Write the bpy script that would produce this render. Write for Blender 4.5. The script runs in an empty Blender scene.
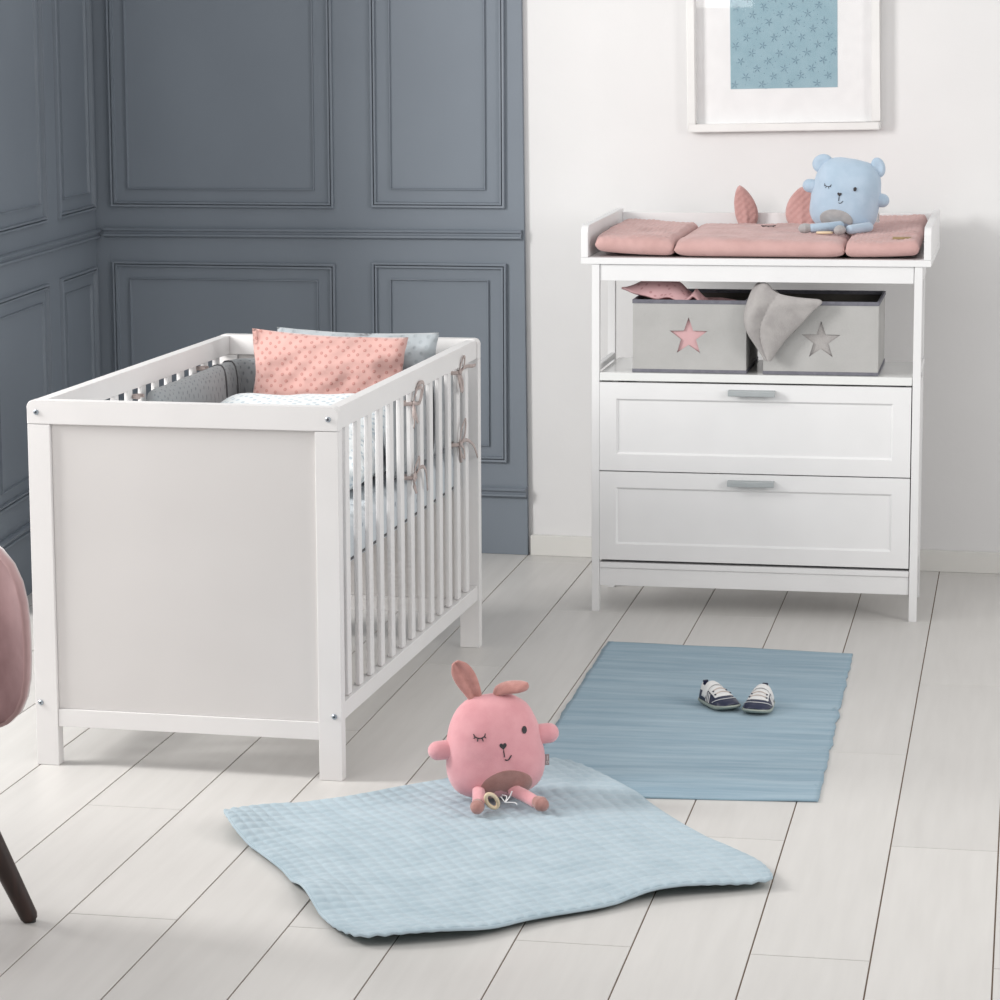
import bpy, bmesh, math, random
from math import sin, cos, pi, radians, sqrt, atan2, hypot
from mathutils import Vector, Matrix, noise

random.seed(7)
SC = bpy.context.scene
COL = SC.collection
V = Vector

# ------------------------------------------------------------------ materials
def _nodes(name):
    m = bpy.data.materials.new(name); m.use_nodes = True
    nt = m.node_tree; b = nt.nodes['Principled BSDF']
    return m, nt, b

def setp(b, **k):
    for n, v in k.items():
        n = {'rough': 'Roughness', 'metal': 'Metallic', 'spec': 'Specular IOR Level', 'sheen': 'Sheen Weight',
             'sheenr': 'Sheen Roughness', 'coat': 'Coat Weight', 'trans': 'Transmission Weight', 'ior': 'IOR', 'sub': 'Subsurface Weight'}[n]
        if n in b.inputs: b.inputs[n].default_value = v

def bump(nt, b, src, strength, dist=.002, prev=None):
    n = nt.nodes.new('ShaderNodeBump'); n.inputs['Strength'].default_value = strength
    n.inputs['Distance'].default_value = dist
    nt.links.new(src, n.inputs['Height'])
    if prev: nt.links.new(prev, n.inputs['Normal'])
    nt.links.new(n.outputs[0], b.inputs['Normal'])
    return n.outputs[0]

def coords(nt, kind='Object', scale=(1, 1, 1)):
    tc = nt.nodes.new('ShaderNodeTexCoord'); mp = nt.nodes.new('ShaderNodeMapping')
    mp.inputs['Scale'].default_value = scale
    nt.links.new(tc.outputs[kind], mp.inputs[0]); return mp.outputs[0]

def mat_noise(name, c1, c2, scale=20, detail=3, bstr=.1, bscale=None, rough=.5, stretch=(1, 1, 1), kind='Object', lo=.35, hi=.65, bdist=.002, **k):
    m, nt, b = _nodes(name); setp(b, rough=rough, **k)
    co = coords(nt, kind, stretch)
    n = nt.nodes.new('ShaderNodeTexNoise'); n.inputs['Scale'].default_value = scale; n.inputs['Detail'].default_value = detail
    nt.links.new(co, n.inputs['Vector'])
    r = nt.nodes.new('ShaderNodeValToRGB'); r.color_ramp.elements[0].position = lo; r.color_ramp.elements[1].position = hi
    r.color_ramp.elements[0].color = (*c1, 1); r.color_ramp.elements[1].color = (*c2, 1)
    nt.links.new(n.outputs['Fac'], r.inputs[0]); nt.links.new(r.outputs[0], b.inputs['Base Color'])
    if bstr:
        n2 = n
        if bscale:
            n2 = nt.nodes.new('ShaderNodeTexNoise'); n2.inputs['Scale'].default_value = bscale; n2.inputs['Detail'].default_value = 4
            nt.links.new(co, n2.inputs['Vector'])
        bump(nt, b, n2.outputs['Fac'], bstr, bdist)
    return m

def mat_dots(name, base, dot, scale, radius, rough=.9, rnd=.25, ring=False, bstr=.5, kind='UV', noise_amt=.08, bdist=.002, **k):
    m, nt, b = _nodes(name); setp(b, rough=rough, **k)
    co = coords(nt, kind)
    v = nt.nodes.new('ShaderNodeTexVoronoi'); v.voronoi_dimensions = '2D' if kind == 'UV' else '3D'
    v.inputs['Scale'].default_value = scale; v.inputs['Randomness'].default_value = rnd
    rot = nt.nodes.new('ShaderNodeMapping'); rot.inputs['Rotation'].default_value = (0, 0, .7)
    nt.links.new(co, rot.inputs[0]); nt.links.new(rot.outputs[0], v.inputs['Vector'])
    r = nt.nodes.new('ShaderNodeValToRGB'); e = r.color_ramp.elements
    e[0].position = radius; e[0].color = (*dot, 1); e[1].position = min(1, radius + .08); e[1].color = (*base, 1)
    if ring:
        e2 = r.color_ramp.elements.new(radius * .3); e2.color = tuple((a + c) / 2 for a, c in zip(dot, base)) + (1,)
    nt.links.new(v.outputs['Distance'], r.inputs[0])
    n = nt.nodes.new('ShaderNodeTexNoise'); n.inputs['Scale'].default_value = 260; nt.links.new(co, n.inputs['Vector'])
    nt.links.new(r.outputs[0], b.inputs['Base Color'])
    rr = nt.nodes.new('ShaderNodeMapRange'); rr.inputs['From Max'].default_value = radius + .1
    nt.links.new(v.outputs['Distance'], rr.inputs[0])
    p = bump(nt, b, rr.outputs[0], bstr, bdist); bump(nt, b, n.outputs['Fac'], .12, .001, p)
    return m

def mat_weave(name, c1, c2, freq, rough=.9, bstr=.3, kind='UV', stripes=None):
    """woven cloth: fine rib lines with slow colour streaks"""
    m, nt, b = _nodes(name); setp(b, rough=rough, sheen=.15)
    co = coords(nt, kind)
    w = nt.nodes.new('ShaderNodeTexWave'); w.wave_type = 'BANDS'; w.bands_direction = 'Y'
    w.inputs['Scale'].default_value = freq; w.inputs['Distortion'].default_value = .6; w.inputs['Detail'].default_value = 1
    nt.links.new(co, w.inputs['Vector'])
    mp = nt.nodes.new('ShaderNodeMapping'); mp.inputs['Scale'].default_value = stripes or (3, 60, 1)
    nt.links.new(co, mp.inputs[0])
    n = nt.nodes.new('ShaderNodeTexNoise'); n.inputs['Scale'].default_value = 1; n.inputs['Detail'].default_value = 6; n.inputs['Roughness'].default_value = .7
    nt.links.new(mp.outputs[0], n.inputs['Vector'])
    r = nt.nodes.new('ShaderNodeValToRGB'); r.color_ramp.elements[0].position = .3; r.color_ramp.elements[1].position = .7
    r.color_ramp.elements[0].color = (*c1, 1); r.color_ramp.elements[1].color = (*c2, 1)
    nt.links.new(n.outputs['Fac'], r.inputs[0]); nt.links.new(r.outputs[0], b.inputs['Base Color'])
    p = bump(nt, b, w.outputs['Fac'], bstr, .001); bump(nt, b, n.outputs['Fac'], .3, .002, p)
    return m

M = {}
M['paint'] = mat_noise('white_lacquer', (.80, .80, .805), (.83, .83, .835), 6, 2, .03, 80, .42)
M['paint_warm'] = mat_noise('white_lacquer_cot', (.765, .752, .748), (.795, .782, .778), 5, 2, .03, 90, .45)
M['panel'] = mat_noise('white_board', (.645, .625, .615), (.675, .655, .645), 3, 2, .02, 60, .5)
M['gloss'] = mat_noise('glossy_white_shelf', (.80, .81, .80), (.83, .84, .83), 6, 2, .02, 40, .12)
M['wall'] = mat_noise('white_wall', (.755, .75, .75), (.77, .765, .765), 5, 4, .10, 45, .85, bdist=.004)
M['blue_wall'] = mat_noise('slate_blue_wall', (.192, .222, .260), (.206, .238, .277), 2.5, 4, .05, 50, .62)
M['blue_trim'] = mat_noise('slate_blue_moulding', (.188, .218, .256), (.203, .233, .272), 6, 2, .04, 50, .5)
M['skirting'] = mat_noise('white_skirting', (.72, .71, .68), (.75, .74, .71), 4, 2, .02, 50, .4)
M['gap'] = mat_noise('dark_joint', (.17, .12, .085), (.21, .155, .115), 10, 2, 0, None, .9)
M['steel'] = mat_noise('brushed_steel', (.42, .45, .46), (.5, .53, .54), 30, 3, .05, 200, .42, (1, 30, 30), metal=.35)
M['screw'] = mat_noise('zinc_screw', (.35, .4, .45), (.5, .55, .6), 60, 2, .1, 200, .3, metal=1)
M['screw_dark'] = mat_noise('screw_recess', (.03, .04, .05), (.05, .06, .07), 60, 2, 0, None, .5)
M['pink_plush'] = mat_noise('pink_plush', (.715, .32, .35), (.78, .375, .405), 25, 4, .5, 700, .95, sheen=.5, sheenr=.5, bdist=.002)
M['brown_plush'] = mat_noise('rosewood_plush', (.34, .175, .155), (.40, .215, .19), 60, 4, .5, 500, .95, sheen=.4, sheenr=.5)
M['ear_plush'] = mat_noise('dusky_rose_plush', (.44, .20, .175), (.53, .255, .225), 60, 4, .5, 500, .95, sheen=.4, sheenr=.5)
M['foot_plush'] = mat_noise('terracotta_plush', (.36, .175, .15), (.43, .22, .195), 60, 4, .5, 500, .95, sheen=.4, sheenr=.5)
M['blue_plush'] = mat_noise('pale_blue_plush', (.40, .52, .64), (.46, .575, .695), 25, 4, .4, 600, .95, sheen=.4, sheenr=.5)
M['grey_plush'] = mat_noise('grey_plush', (.36, .355, .36), (.44, .43, .43), 60, 4, .4, 500, .95, sheen=.3)
M['thread'] = mat_noise('black_thread', (.025, .022, .025), (.045, .04, .045), 300, 2, .2, 600, .7)
M['wood_ring'] = mat_noise('pale_maple', (.68, .54, .36), (.76, .62, .44), 20, 4, .1, 40, .5, (1, 1, 6))
M['string'] = mat_noise('white_string', (.78, .78, .78), (.85, .85, .85), 100, 2, 0, None, .8)
M['tag'] = mat_noise('taupe_label', (.30, .25, .25), (.36, .30, .30), 100, 2, .1, 300, .8)
M['tagpale'] = mat_noise('pale_label', (.72, .70, .68), (.78, .76, .74), 100, 2, .1, 300, .8)
M['gold_tag'] = mat_noise('dull_gold_label', (.30, .22, .11), (.36, .27, .14), 60, 2, .1, 200, .5)
M['quilt'] = mat_noise('quilted_light_blue_cotton', (.365, .465, .525), (.425, .525, .585), 12, 4, .5, 600, .95, sheen=.2, bdist=.001)
M['quilt_back'] = mat_noise('dark_green_blue_binding', (.10, .20, .22), (.15, .26, .28), 40, 3, .3, 300, .9)
M['rug'] = mat_weave('woven_blue_cotton', (.185, .305, .395), (.37, .495, .575), 110, .92, .5, 'UV', (1.6, 20, 1))
M['mat_pink'] = mat_noise('quilted_pink_cotton', (.545, .335, .315), (.61, .385, .365), 14, 4, .35, 420, .9, sheen=.2, bdist=.0015)
M['mat_ear'] = mat_noise('quilted_pink_ear', (.54, .315, .295), (.61, .365, .345), 14, 4, .35, 420, .9, sheen=.2, bdist=.0015)
M['box_grey'] = mat_noise('grey_nonwoven_fabric', (.42, .415, .405), (.47, .465, .455), 8, 4, .35, 160, .85, bdist=.002)
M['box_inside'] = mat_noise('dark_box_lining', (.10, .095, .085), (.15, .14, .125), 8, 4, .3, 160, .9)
M['box_trim'] = mat_noise('slate_binding', (.145, .145, .175), (.18, .18, .21), 80, 3, .2, 400, .8)
M['pink_cloth'] = mat_dots('pink_jersey_with_small_marks', (.64, .40, .41), (.48, .25, .26), 20, .12, .9, .9, bstr=.1)
M['grey_cloth'] = mat_noise('grey_muslin', (.36, .34, .335), (.43, .41, .40), 30, 5, .6, 300, .95, bdist=.002)
M['pillow_pink'] = mat_dots('pink_minky_dots', (.62, .37, .335), (.47, .215, .19), 54, .17, .95, .35, True, .55, sheen=.3)
M['pillow_blue'] = mat_dots('grey_blue_minky_dots', (.40, .44, .465), (.345, .385, .41), 46, .18, .95, .35, False, .6, sheen=.3)
M['bumper'] = mat_dots('grey_minky_dots', (.33, .35, .365), (.235, .255, .27), 46, .17, .95, .35, False, .7, sheen=.3)
M['piping'] = mat_noise('charcoal_piping', (.09, .09, .095), (.12, .12, .125), 80, 3, .2, 400, .8)
M['duvet'] = mat_dots('white_duvet_blue_dots', (.76, .80, .81), (.50, .58, .63), 42, .20, .95, .4, False, .5, sheen=.2)
M['sheet'] = mat_dots('pale_blue_sheet', (.56, .60, .63), (.33, .37, .41), 30, .14, .9, .6, bstr=.3, kind='Object')
M['ribbon'] = mat_noise('taupe_ribbon', (.40, .33, .31), (.50, .42, .40), 60, 3, .2, 400, .7)
M['velvet'] = mat_noise('dusty_mauve_velvet', (.27, .15, .155), (.42, .255, .26), 9, 5, .1, 60, .75, sheen=.9, sheenr=.35)
M['velvet_rim'] = mat_noise('pale_mauve_velvet_rim', (.42, .27, .27), (.48, .31, .31), 12, 4, .1, 60, .75, sheen=.9, sheenr=.35)
M['dark_wood'] = mat_noise('dark_wenge', (.016, .007, .005), (.034, .014, .010), 14, 5, .1, 60, .45, (6, 6, 1))
M['rubber'] = mat_noise('black_rubber', (.02, .02, .02), (.03, .03, .03), 60, 2, 0, None, .6)
M['frame'] = mat_noise('white_frame_wood', (.78, .775, .765), (.82, .815, .805), 8, 3, .05, 80, .45)
M['mount'] = mat_noise('white_mount_card', (.83, .825, .83), (.86, .855, .86), 30, 2, .05, 300, .9)
M['print'] = mat_noise('blue_print', (.255, .405, .475), (.285, .435, .505), 30, 3, 0, None, .6)
M['print_mark'] = mat_noise('dark_blue_print_marks', (.13, .235, .315), (.17, .28, .36), 80, 3, 0, None, .6)
M['shoe_navy'] = mat_noise('navy_leather', (.010, .014, .045), (.018, .024, .06), 40, 3, .1, 200, .35)
M['shoe_white'] = mat_noise('white_leather', (.70, .70, .70), (.76, .76, .75), 40, 3, .1, 200, .5)
M['shoe_sole'] = mat_noise('grey_green_sole', (.30, .34, .30), (.36, .40, .35), 40, 3, .1, 200, .6)
M['shoe_lining'] = mat_noise('dark_shoe_lining', (.05, .045, .06), (.08, .07, .09), 40, 3, .1, 200, .8)
M['lace'] = mat_noise('beige_lace', (.55, .47, .43), (.62, .54, .5), 100, 3, .1, 300, .8)
M['slat_wood'] = mat_noise('pale_wooden_boards', (.66, .58, .47), (.72, .64, .53), 8, 3, .05, 60, .6, (1, 8, 1))

# clear glass pane
def mat_glass():
    m = bpy.data.materials.new('picture_glass'); m.use_nodes = True; nt = m.node_tree
    nt.nodes.clear(); o = nt.nodes.new('ShaderNodeOutputMaterial')
    t = nt.nodes.new('ShaderNodeBsdfTransparent'); g = nt.nodes.new('ShaderNodeBsdfGlossy'); g.inputs['Roughness'].default_value = .02
    mx = nt.nodes.new('ShaderNodeMixShader'); mx.inputs[0].default_value = .036
    nt.links.new(t.outputs[0], mx.inputs[1]); nt.links.new(g.outputs[0], mx.inputs[2])
    nt.links.new(mx.outputs[0], o.inputs[0]); return m
M['glass'] = mat_glass()

# floor planks: faint per-plank tone, fine grain
def mat_floor():
    m, nt, b = _nodes('white_laminate_planks'); setp(b, rough=.42)
    co = coords(nt, 'Object', (14, 1.1, 1))
    n = nt.nodes.new('ShaderNodeTexNoise'); n.inputs['Scale'].default_value = 3; n.inputs['Detail'].default_value = 6
    nt.links.new(co, n.inputs['Vector'])
    r = nt.nodes.new('ShaderNodeValToRGB'); r.color_ramp.elements[0].position = .3; r.color_ramp.elements[1].position = .75
    r.color_ramp.elements[0].color = (.605, .590, .568, 1); r.color_ramp.elements[1].color = (.65, .635, .613, 1)
    nt.links.new(n.outputs['Fac'], r.inputs[0])
    g = nt.nodes.new('ShaderNodeNewGeometry'); mr = nt.nodes.new('ShaderNodeMapRange')
    mr.inputs['To Min'].default_value = .96; mr.inputs['To Max'].default_value = 1.03
    nt.links.new(g.outputs['Random Per Island'], mr.inputs[0])
    mx = nt.nodes.new('ShaderNodeVectorMath'); mx.operation = 'SCALE'
    nt.links.new(r.outputs[0], mx.inputs[0]); nt.links.new(mr.outputs[0], mx.inputs['Scale'])
    nt.links.new(mx.outputs[0], b.inputs['Base Color'])
    bump(nt, b, n.outputs['Fac'], .06, .001)
    return m
M['floor'] = mat_floor()

# ------------------------------------------------------------------ object helpers
def link(name, bm, mats, parent=None, smooth=True, angle=35, rec=True):
    if rec: bmesh.ops.recalc_face_normals(bm, faces=bm.faces[:])
    me = bpy.data.meshes.new(name); bm.to_mesh(me); bm.free()
    for m in (mats if isinstance(mats, (list, tuple)) else [mats]): me.materials.append(M[m] if isinstance(m, str) else m)
    if smooth:
        me.polygons.foreach_set('use_smooth', [True] * len(me.polygons))
        if angle < 180: me.set_sharp_from_angle(angle=radians(angle))
    o = bpy.data.objects.new(name, me); COL.objects.link(o)
    if parent: o.parent = parent
    if smooth and angle < 60: wn_ = o.modifiers.new('normals', 'WEIGHTED_NORMAL'); wn_.keep_sharp = True; wn_.weight = 100
    return o

def thing(name, label, cat, loc=(0, 0, 0), rz=0, group=None):
    o = bpy.data.objects.new(name, None); COL.objects.link(o)
    o.empty_display_size = .05; o.location = loc; o.rotation_euler = (0, 0, rz)
    return tag(o, label, cat, group)

def tag(o, label=None, cat=None, group=None, kind=None):
    if label: o['label'] = label
    if cat: o['category'] = cat
    if group: o['group'] = group
    if kind: o['kind'] = kind
    return o

def struct(name, bm, mats, **k):
    return tag(link(name, bm, mats, **k), kind='structure')

def box(bm, a, b, bev=.0015, seg=2, mi=0):
    a, b = V(a), V(b)
    lo = V([min(p, q) for p, q in zip(a, b)]); hi = V([max(p, q) for p, q in zip(a, b)])
    vs = [bm.verts.new((x, y, z)) for z in (lo.z, hi.z) for y in (lo.y, hi.y) for x in (lo.x, hi.x)]
    fs = [bm.faces.new([vs[i] for i in f]) for f in ((0, 2, 3, 1), (4, 5, 7, 6), (0, 1, 5, 4), (2, 6, 7, 3), (0, 4, 6, 2), (1, 3, 7, 5))]
    for f in fs: f.material_index = mi
    if bev:
        es = list({e for f in fs for e in f.edges})
        bmesh.ops.bevel(bm, geom=es, offset=min(bev, min(hi - lo) * .45), segments=seg, profile=.5, affect='EDGES')
    return bm

def boxo(name, a, b, mats, parent=None, bev=.0015):
    return link(name, box(bmesh.new(), a, b, bev), mats, parent)

def prism(bm, pts, d, mi=0, bev=0):
    """pts: closed outline of 3D points, extruded by vector d"""
    d = V(d); n = len(pts)
    A = [bm.verts.new(p) for p in pts]; B = [bm.verts.new(V(p) + d) for p in pts]
    f = [bm.faces.new(A), bm.faces.new(B[::-1])] + [bm.faces.new([A[i], B[i], B[(i + 1) % n], A[(i + 1) % n]]) for i in range(n)]
    for q in f: q.material_index = mi
    if bev: bmesh.ops.bevel(bm, geom=list(f[0].edges) + list(f[1].edges), offset=bev, segments=2, profile=.5, affect='EDGES')
    return bm

def catmull(P, n):
    P = [V(p) for p in P]; out = []
    for i in range(len(P) - 1):
        p0 = P[max(i - 1, 0)]; p1 = P[i]; p2 = P[i + 1]; p3 = P[min(i + 2, len(P) - 1)]
        for k in range(n):
            t = k / n
            out.append(.5 * ((2 * p1) + (p2 - p0) * t + (2 * p0 - 5 * p1 + 4 * p2 - p3) * t * t + (3 * p1 - p0 - 3 * p2 + p3) * t ** 3))
    out.append(P[-1]); return out

def loft(bm, pts, w, h=None, side=(1, 0, 0), nseg=16, cap=True, mi=0, p=2.0):
    """elliptic rings along pts; w,h half widths (number or list), side = direction of w"""
    pts = [V(q) for q in pts]; n = len(pts); h = w if h is None else h
    W = w if isinstance(w, (list, tuple)) else [w] * n; H = h if isinstance(h, (list, tuple)) else [h] * n
    rings = []
    for i, q in enumerate(pts):
        t = (pts[min(i + 1, n - 1)] - pts[max(i - 1, 0)]).normalized()
        s = V(side); s = (s - t * s.dot(t))
        if s.length < 1e-4: s = t.orthogonal()
        s.normalize(); u = t.cross(s)
        ring = []
        for k in range(nseg):
            a = 2 * pi * k / nseg; c, d = cos(a), sin(a)
            if p != 2: c = math.copysign(abs(c) ** (2 / p), c); d = math.copysign(abs(d) ** (2 / p), d)
            ring.append(bm.verts.new(q + s * (W[i] * c) + u * (H[i] * d)))
        rings.append(ring)
    uvl = bm.loops.layers.uv.verify(); L = [0.0]
    for a, b in zip(pts, pts[1:]): L.append(L[-1] + (b - a).length)
    per = 2 * pi * sqrt((max(W) ** 2 + max(H) ** 2) / 2)
    for i, (a, b) in enumerate(zip(rings, rings[1:])):
        for k in range(nseg):
            f = bm.faces.new([a[k], a[(k + 1) % nseg], b[(k + 1) % nseg], b[k]]); f.material_index = mi
            for l, uv in zip(f.loops, ((L[i], k), (L[i], k + 1), (L[i + 1], k + 1), (L[i + 1], k))): l[uvl].uv = (uv[0], uv[1] / nseg * per)
    if cap:
        bm.faces.new(rings[0][::-1]).material_index = mi; bm.faces.new(rings[-1]).material_index = mi
    return rings

def capsule(bm, pts, r, n=6, nseg=14, side=(1, 0, 0), flat=1.0, mi=0):
    """tube with rounded ends; r number or list over pts (smoothly resampled)"""
    R = r if isinstance(r, (list, tuple)) else [r] * len(pts)
    P4 = catmull([V((*q,)).to_4d() if False else V((q[0], q[1], q[2], rr)) for q, rr in zip(pts, R)], n) if True else None
    P = [V(q[:3]) for q in P4]; RR = [q[3] for q in P4]
    d0 = (P[0] - P[1]).normalized(); d1 = (P[-1] - P[-2]).normalized()
    pre, post, pr, po = [], [], [], []
    for a in (85, 65, 42, 20):
        pre.append(P[0] + d0 * RR[0] * sin(radians(a)) * flat); pr.append(RR[0] * cos(radians(a)))
    for a in (20, 42, 65, 85):
        post.append(P[-1] + d1 * RR[-1] * sin(radians(a)) * flat); po.append(RR[-1] * cos(radians(a)))
    A = pre + P + post; B = pr + RR + po
    return loft(bm, A, B, [b * flat for b in B] if flat != 1 else None, side, nseg, True, mi)

def tube(bm, pts, r, n=4, nseg=6, mi=0):
    return loft(bm, catmull(pts, n), r, None, (0.13, .31, .94), nseg, True, mi)

def ell(bm, c, r, rot=None, us=20, vs=12, mi=0):
    m = Matrix.Translation(V(c)) @ (rot.to_4x4() if rot else Matrix.Identity(4)) @ Matrix.Diagonal((*r, 1))
    g = bmesh.ops.create_uvsphere(bm, u_segments=us, v_segments=vs, radius=1, matrix=m)
    for v in g['verts']:
        for f in v.link_faces: f.material_index = mi

def sheet(bm, fn, nu, nv, mi=0, uvs=(1, 1)):
    """grid surface fn(u,v)->point, with UVs in metres-ish"""
    uvl = bm.loops.layers.uv.verify()
    g = [[bm.verts.new(fn(i / nu, j / nv)) for j in range(nv + 1)] for i in range(nu + 1)]
    for i in range(nu):
        for j in range(nv):
            f = bm.faces.new([g[i][j], g[i + 1][j], g[i + 1][j + 1], g[i][j + 1]]); f.material_index = mi
            for l, (a, b) in zip(f.loops, ((i, j), (i + 1, j), (i + 1, j + 1), (i, j + 1))): l[uvl].uv = (a / nu * uvs[0], b / nv * uvs[1])
    return g

def solid_sheet(bm, fn, nu, nv, th, mi=0, uvs=(1, 1), edge_mi=None, back_mi=None, rounded=0):
    """closed cloth of thickness th; fn gives the top surface, the underside sits th below along -normal(z)"""
    top = sheet(bm, fn, nu, nv, mi, uvs)
    uvl = bm.loops.layers.uv.verify()
    def off(u, v):
        e = 1e-3; p = V(fn(u, v)); a = V(fn(min(1, u + e), v)) - V(fn(max(0, u - e), v)); b = V(fn(u, min(1, v + e))) - V(fn(u, max(0, v - e)))
        nrm = a.cross(b); nrm = nrm.normalized() if nrm.length > 1e-12 else V((0, 0, 1)); return p - nrm * th
    bot = sheet(bm, off, nu, nv, mi if back_mi is None else back_mi, uvs)
    bd = [(i, 0) for i in range(nu)] + [(nu, j) for j in range(nv)] + [(i, nv) for i in range(nu, 0, -1)] + [(0, j) for j in range(nv, 0, -1)]
    for (a, b), (c, d) in zip(bd, bd[1:] + bd[:1]):
        f = bm.faces.new([top[a][b], top[c][d], bot[c][d], bot[a][b]]); f.material_index = mi if edge_mi is None else edge_mi
    return bm

def bez_patch(ctrl):
    """smooth interpolation through a grid of control points"""
    def cr(P, t):
        n = len(P) - 1; x = min(max(t * n, 0), n - 1e-9); i = int(x); t = x - i
        p0 = P[max(i - 1, 0)]; p1 = P[i]; p2 = P[i + 1]; p3 = P[min(i + 2, n)]
        return .5 * ((2 * p1) + (p2 - p0) * t + (2 * p0 - 5 * p1 + 4 * p2 - p3) * t * t + (3 * p1 - p0 - 3 * p2 + p3) * t ** 3)
    C = [[V(p) for p in row] for row in ctrl]
    return lambda u, v: cr([cr(row, v) for row in C], u)

# ------------------------------------------------------------------ camera
F = 2814.5865; CX, CY = 430.668, 454.835
PIT, ROL, H, YAW = .1493817, -.0081135, 1.5038938, -.2107175
fw = V((sin(YAW) * cos(PIT), cos(YAW) * cos(PIT), -sin(PIT))); rt = V((cos(YAW), -sin(YAW), 0)); up = rt.cross(fw)
R_ = cos(ROL) * rt + sin(ROL) * up; U_ = -sin(ROL) * rt + cos(ROL) * up
cd = bpy.data.cameras.new('camera'); cam = bpy.data.objects.new('camera', cd); COL.objects.link(cam)
mw = Matrix((R_, U_, -fw)).transposed().to_4x4(); mw.translation = V((0, 0, H)); cam.matrix_world = mw
cd.sensor_fit = 'HORIZONTAL'; cd.sensor_width = 36; cd.lens = F * 36 / 1000
cd.shift_x = (500 - CX) / 1000; cd.shift_y = (CY - 500) / 1000; cd.clip_end = 100
SC.camera = cam

# ------------------------------------------------------------------ room
WA = V((-1.398, 7.905, 0)); WD = V((.99878, -.04935, 0)); WN = V((-.04935, -.99878, 0))   # rear wall: origin, direction, normal to the room
def rw(s, z, o=0): return WA + WD * s + WN * o + V((0, 0, z))
LA = V((-2.715, 7.97, 0)); LD = V((.0883, -.9961, 0)); LN = V((.9961, .0883, 0))            # left wall
def lw(s, z, o=0): return LA + LD * s + LN * o + V((0, 0, z))
TOP = 2.5

def planks():
    bm = bmesh.new(); px, pw, L, g = -1.7976, .1961, 1.34, .0013
    for n in range(-12, 22):
        x0 = px + n * pw; ph = 5.128 if n % 2 == 0 else 4.462
        k0 = -6
        for k in range(k0, 5):
            y0 = ph + k * L; y1 = y0 + L
            if y1 < -1.5: continue
            lo, hi = (x0 + g, max(y0, -1.5) + g, -.006), (x0 + pw - g, min(y1, 8.3) - g, 0)
            if hi[1] <= lo[1]: continue
            box(bm, lo, hi, .0006, 1)
    box(bm, (px - 12 * pw, -1.5, -.03), (px + 22 * pw, 8.3, -.0022), 0, mi=1)
    return bm
struct('floor', planks(), ['floor', 'gap'], angle=20)

bm = bmesh.new(); prism(bm, [rw(-.3, 0, -.018), rw(3.6, 0, -.018), rw(3.6, TOP, -.018), rw(-.3, TOP, -.018)], WN * -.1)
struct('wall_back', bm, 'wall')
bm = bmesh.new(); prism(bm, [rw(-1.4, 0), rw(-.007, 0), rw(-.030, TOP), rw(-1.4, TOP)], WN * -.0175, bev=.002)
struct('wall_rear', bm, 'blue_wall')
bm = bmesh.new(); prism(bm, [lw(-.12, 0), lw(1.20, 0), lw(1.20, TOP), lw(-.12, TOP)], LN * -.1)
struct('wall_left', bm, 'blue_wall')
bm = bmesh.new(); prism(bm, [rw(.001, 0, -.017), rw(3.5, 0, -.017), rw(3.5, 0, 0), rw(.001, 0, 0)], (0, 0, .059), bev=.002)
struct('baseboard_back', bm, 'skirting')

trim_n = [0]
def moulding(path, fn, closed, prof):
    """sweep a small moulding profile (offset across, height out of wall) along a path of (s,z) with mitred corners"""
    bm = bmesh.new(); n = len(path); rings = []
    for i, (s, z) in enumerate(path):
        def dirn(a, b): d = V((path[b][0] - path[a][0], path[b][1] - path[a][1])); return d.normalized()
        if closed: d1, d2 = dirn(i - 1, i), dirn(i, (i + 1) % n)
        else: d1 = dirn(max(i - 1, 0), max(i, 1)); d2 = dirn(min(i, n - 2), min(i + 1, n - 1))
        n1 = V((-d1.y, d1.x)); n2 = V((-d2.y, d2.x)); m = (n1 + n2).normalized(); m /= max(.3, m.dot(n1))
        rings.append([bm.verts.new(fn(s + m.x * a, z + m.y * a, h)) for a, h in prof])
    for i in range(n if closed else n - 1):
        A, B = rings[i], rings[(i + 1) % n]
        for k in range(len(prof) - 1): bm.faces.new([A[k], B[k], B[k + 1], A[k + 1]])
    if not closed: bm.faces.new(rings[0]); bm.faces.new(rings[-1][::-1])
    trim_n[0] += 1
    return struct('trim_%d' % trim_n[0], bm, 'blue_trim', angle=25)

P_OUT = [(0, -.003), (.0006, .010), (.003, .0115), (.007, .0105), (.008, .001), (.0095, .001), (.0105, .0085), (.0155, .009), (.0175, -.003)]
P_IN = [(0, -.003), (.0006, .0065), (.003, .007), (.0055, -.003)]
P_RAIL = [(-.013, -.003), (-.012, .010), (-.009, .014), (-.004, .014), (-.001, .009), (.004, .009), (.007, .017), (.012, .018), (.015, .012), (.015, -.003)]
def rect(s0, z0, s1, z1): return [(s0, z0), (s1, z0), (s1, z1), (s0, z1)]
for r in (rect(-1.268, .998, -.579, TOP - .12), rect(-.467, 1.002, -.070, TOP - .12), rect(-1.268, .27, -.577, .838), rect(-.467, .27, -.066, .845)):
    moulding(r, rw, True, P_OUT)
for r in (rect(-1.215, 1.05, -.637, TOP - .175), rect(-.410, 1.054, -.127, TOP - .175), rect(-1.215, .316, -.630, .789), rect(-.413, .316, -.119, .797)):
    moulding(r, rw, True, P_IN)
moulding([(-1.29, .922), (-.022, .927)], rw, False, P_RAIL)
moulding([(-1.30, .181), (-.010, .182)], rw, False, P_RAIL)
for a in ((.030, .448), (.588, 1.17)):
    moulding(rect(a[0], .99, a[1], TOP - .12), lambda s, z, o=0: lw(s, z, o), True, P_OUT)
    moulding(rect(a[0] + .058, 1.041, a[1] - .06, TOP - .175), lw, True, P_IN)
    moulding(rect(a[0], .27, a[1], .823), lw, True, P_OUT)
    moulding(rect(a[0] + .058, .316, a[1] - .056, .775), lw, True, P_IN)
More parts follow.
